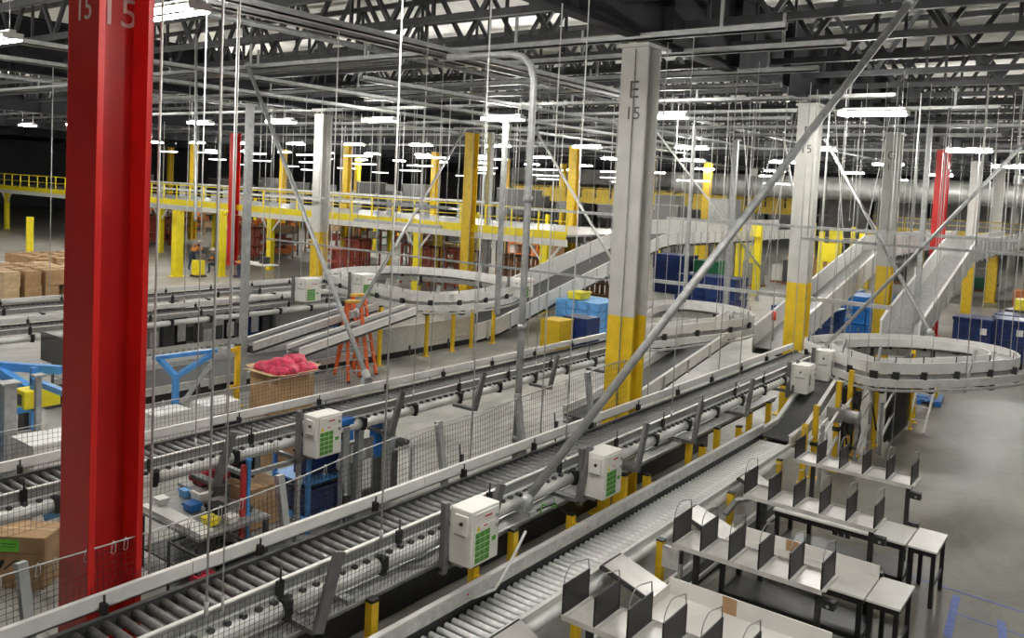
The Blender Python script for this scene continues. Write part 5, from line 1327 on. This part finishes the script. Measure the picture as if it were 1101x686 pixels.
for i, (x, y, z, s, m_, lab) in enumerate(((6.75, 9.6, .83, .13, 'sticker_white', 'small white box on the cluttered work desk beside the red post'), (7.1, 9.75, .83, .12, 'dark_metal', 'small dark box on the cluttered work desk beside the red post'),
        (6.85, 10.85, .83, .15, 'light_blue_tote', 'small light blue item near the far corner of the cluttered desk'), (6.15, 9.0, .13, .3, 'navy_tote', 'small navy tub inside the black wire basket'),
        (6.2, 9.4, .13, .25, 'red_bin', 'small dark red tub inside the black wire basket'))):
    pbox(x, y, z, s, s*1.1, s*.7, 'desk_item', lab, 'desk item', m_, bevel=.01)
# machinery seen under the cabinets beside the dark incline
t = thing('drive_unit', 'black chain guard and pulleys under the start of the oval loop', 'drive unit', (19.0, 4.9, 0))
MB().box(0, .9, -.05, .10, 1.2, 1.55).box(.1, .2, -.05, .05, 0, 1.2).box(.8, .9, -.05, .05, 0, 1.2).build('frame', 'black_steel', t, bevel=.01)
MB().tube((.25, -.06, 1.35), (.25, -.14, 1.35), .17, 16).tube((.7, -.06, 1.0), (.7, -.14, 1.0), .12, 16).build('pulley', 'mid_metal', t)
MB().pipe([(.1, -.1, 1.5), (-.1, -.25, 1.0), (.2, -.3, .7), (.5, -.2, .9), (.9, -.15, 1.5)], .02, 6).build('hose', 'black_plastic', t)
for i, (x, y) in enumerate(((16.9, 4.72), (18.4, 4.45), (19.9, 4.3))):
    t = thing('cross_brace_frame', ['pale slanting rail frame at the foot of the dark incline', 'pale slanting rail frame between two yellow posts under the loop', 'pale slanting rail frame just before the black mesh guard'][i], 'frame', (x, y, 0))
    MB().bar((0, 0, .35), (1.1, 0, .75), .05, .05).bar((0, 0, .95), (1.1, 0, 1.3), .04, .04).build('slanting_rail', 'white_panel', t)
    MB().box(-.04, .04, -.03, .03, 0, 1.2).box(1.06, 1.14, -.03, .03, 0, 1.5).build('upright', 'strut_grey', t)
# ------------------------------------------------------------------ three small distant workers
def skin_body(name, verts, edges, radii, m, parent, sub=1):
    me = bpy.data.meshes.new(name); me.from_pydata(verts, edges, []); me.materials.append(M[m])
    o = bpy.data.objects.new(name, me); C.objects.link(o); o.parent = parent
    s = o.modifiers.new('skin', 'SKIN'); s.use_smooth_shade = True
    if not me.skin_vertices: me.attributes.new('skin', 'FLOAT', 'POINT') if False else None
    bpy.context.view_layer.objects.active = o
    for i, r in enumerate(radii): me.skin_vertices[0].data[i].radius = (r, r)
    me.skin_vertices[0].data[0].use_root = True
    u = o.modifiers.new('sub', 'SUBSURF'); u.levels = sub; u.render_levels = sub
    return o
def worker(x, y, rz, label, pose, helmet='helmet_white'):
    t = thing('person', label, 'person', (x, y, 0), rz=rz)
    # joints: pelvis, chest, neck, shoulders, elbows, hands, hips, knees, feet
    if pose == 'bend':
        V = [(0,0,.95), (.18,0,1.22), (.36,0,1.42), (.42,0,1.52), (.33,.2,1.38), (.45,.27,1.12), (.62,.2,.95), (.33,-.2,1.38), (.47,-.27,1.12), (.64,-.18,.98), (0,.11,.92), (.06,.14,.5), (0,.15,.06), (.14,.16,.04), (0,-.11,.92), (-.02,-.14,.5), (-.1,-.15,.06), (.04,-.16,.04)]
        head = (.50, 0, 1.62)
    elif pose == 'kneel':
        V = [(0,0,.5), (.08,0,.78), (.17,0,1.02), (.2,0,1.12), (.13,.2,.98), (.3,.26,.76), (.48,.18,.68), (.13,-.2,.98), (.3,-.26,.76), (.48,-.16,.66), (0,.11,.47), (.40,.15,.5), (.38,.15,.06), (.52,.16,.04), (0,-.11,.47), (.18,-.15,.1), (-.25,-.15,.08), (-.35,-.15,.05)]
        head = (.25, 0, 1.26)
    E = [(0,1),(1,2),(2,3),(2,4),(4,5),(5,6),(2,7),(7,8),(8,9),(0,10),(10,11),(11,12),(12,13),(0,14),(14,15),(15,16),(16,17)]
    Rr = [.16,.16,.14,.065,.08,.055,.045,.08,.055,.045,.11,.075,.055,.045,.11,.075,.055,.045]
    skin_body('body', V, E, Rr, 'denim', t)
    # vest torso shell
    Vv = [V[0], V[1], V[2], V[4], V[7]]; Vv = [(a[0], a[1], a[2]+.03) for a in Vv]
    skin_body('vest', Vv, [(0,1),(1,2),(2,3),(2,4)], [.175,.185,.165,.10,.10], 'vest_orange', t)
    for s in (5, 8): skin_body('sleeve', [V[s-1], V[s]], [(0,1)], [.095,.07], 'vest_orange', t)
    h = Vector(head)
    vs, fs = crumple(.105, 2, 1.15); MB().add([(a*.9+h.x, b*.8+h.y, c+h.z) for a, b, c in vs], fs, True).build('head', 'skin', t)
    mb = MB(); vs = []; n = 12
    for i in range(5):
        th = PI/2*i/4
        for j in range(n): vs.append((h.x+.14*math.cos(th)*math.cos(2*PI*j/n), h.y+.12*math.cos(th)*math.sin(2*PI*j/n), h.z+.03+.13*math.sin(th)))
    mb.add(vs, [(i*n+j, i*n+(j+1) % n, (i+1)*n+(j+1) % n, (i+1)*n+j) for i in range(4) for j in range(n)], True)
    mb.box(h.x+.08, h.x+.2, h.y-.09, h.y+.09, h.z+.03, h.z+.045)
    mb.build('helmet', helmet, t)
    for s in (6, 9):
        p = Vector(V[s]); d = (p-Vector(V[s-1])).normalized()
        mb = MB().tube(p, p+d*.08, .04, 8, .035)
        for f in range(4): mb.tube(p+d*.07+Vector((0, -.03+.02*f, 0)), p+d*.15+Vector((0, -.03+.02*f, -.02)), .009, 5)
        mb.tube(p+d*.02+Vector((0, .035 if s == 6 else -.035, 0)), p+d*.09+Vector((0, .06 if s == 6 else -.06, .01)), .010, 5)
        mb.build('hand', 'skin', t)
    return t
worker(27.4, 43.3, -1.2, 'worker in orange vest and white helmet bending over between the two yellow stanchions', 'bend')
worker(27.7, 41.3, 2.2, 'worker in orange top kneeling low beside the thinner yellow stanchion', 'kneel')
worker(27.5, 38.9, -1.5, 'worker in orange vest and white helmet sitting low beside the grey post', 'kneel')

# ------------------------------------------------------------------ world + view
w = bpy.data.worlds.new('world'); bpy.context.scene.world = w; w.use_nodes = True
w.node_tree.nodes['Background'].inputs[0].default_value = (.5, .5, .5, 1); w.node_tree.nodes['Background'].inputs[1].default_value = .2
vs_ = bpy.context.scene.view_settings
vs_.view_transform = 'Standard'; vs_.look = 'None'; vs_.gamma = 1; vs_.use_curve_mapping = False; vs_.exposure = 1.5
cy = bpy.context.scene.cycles
cy.max_bounces = 6; cy.diffuse_bounces = 4; cy.glossy_bounces = 3
cy.sample_clamp_indirect = 6
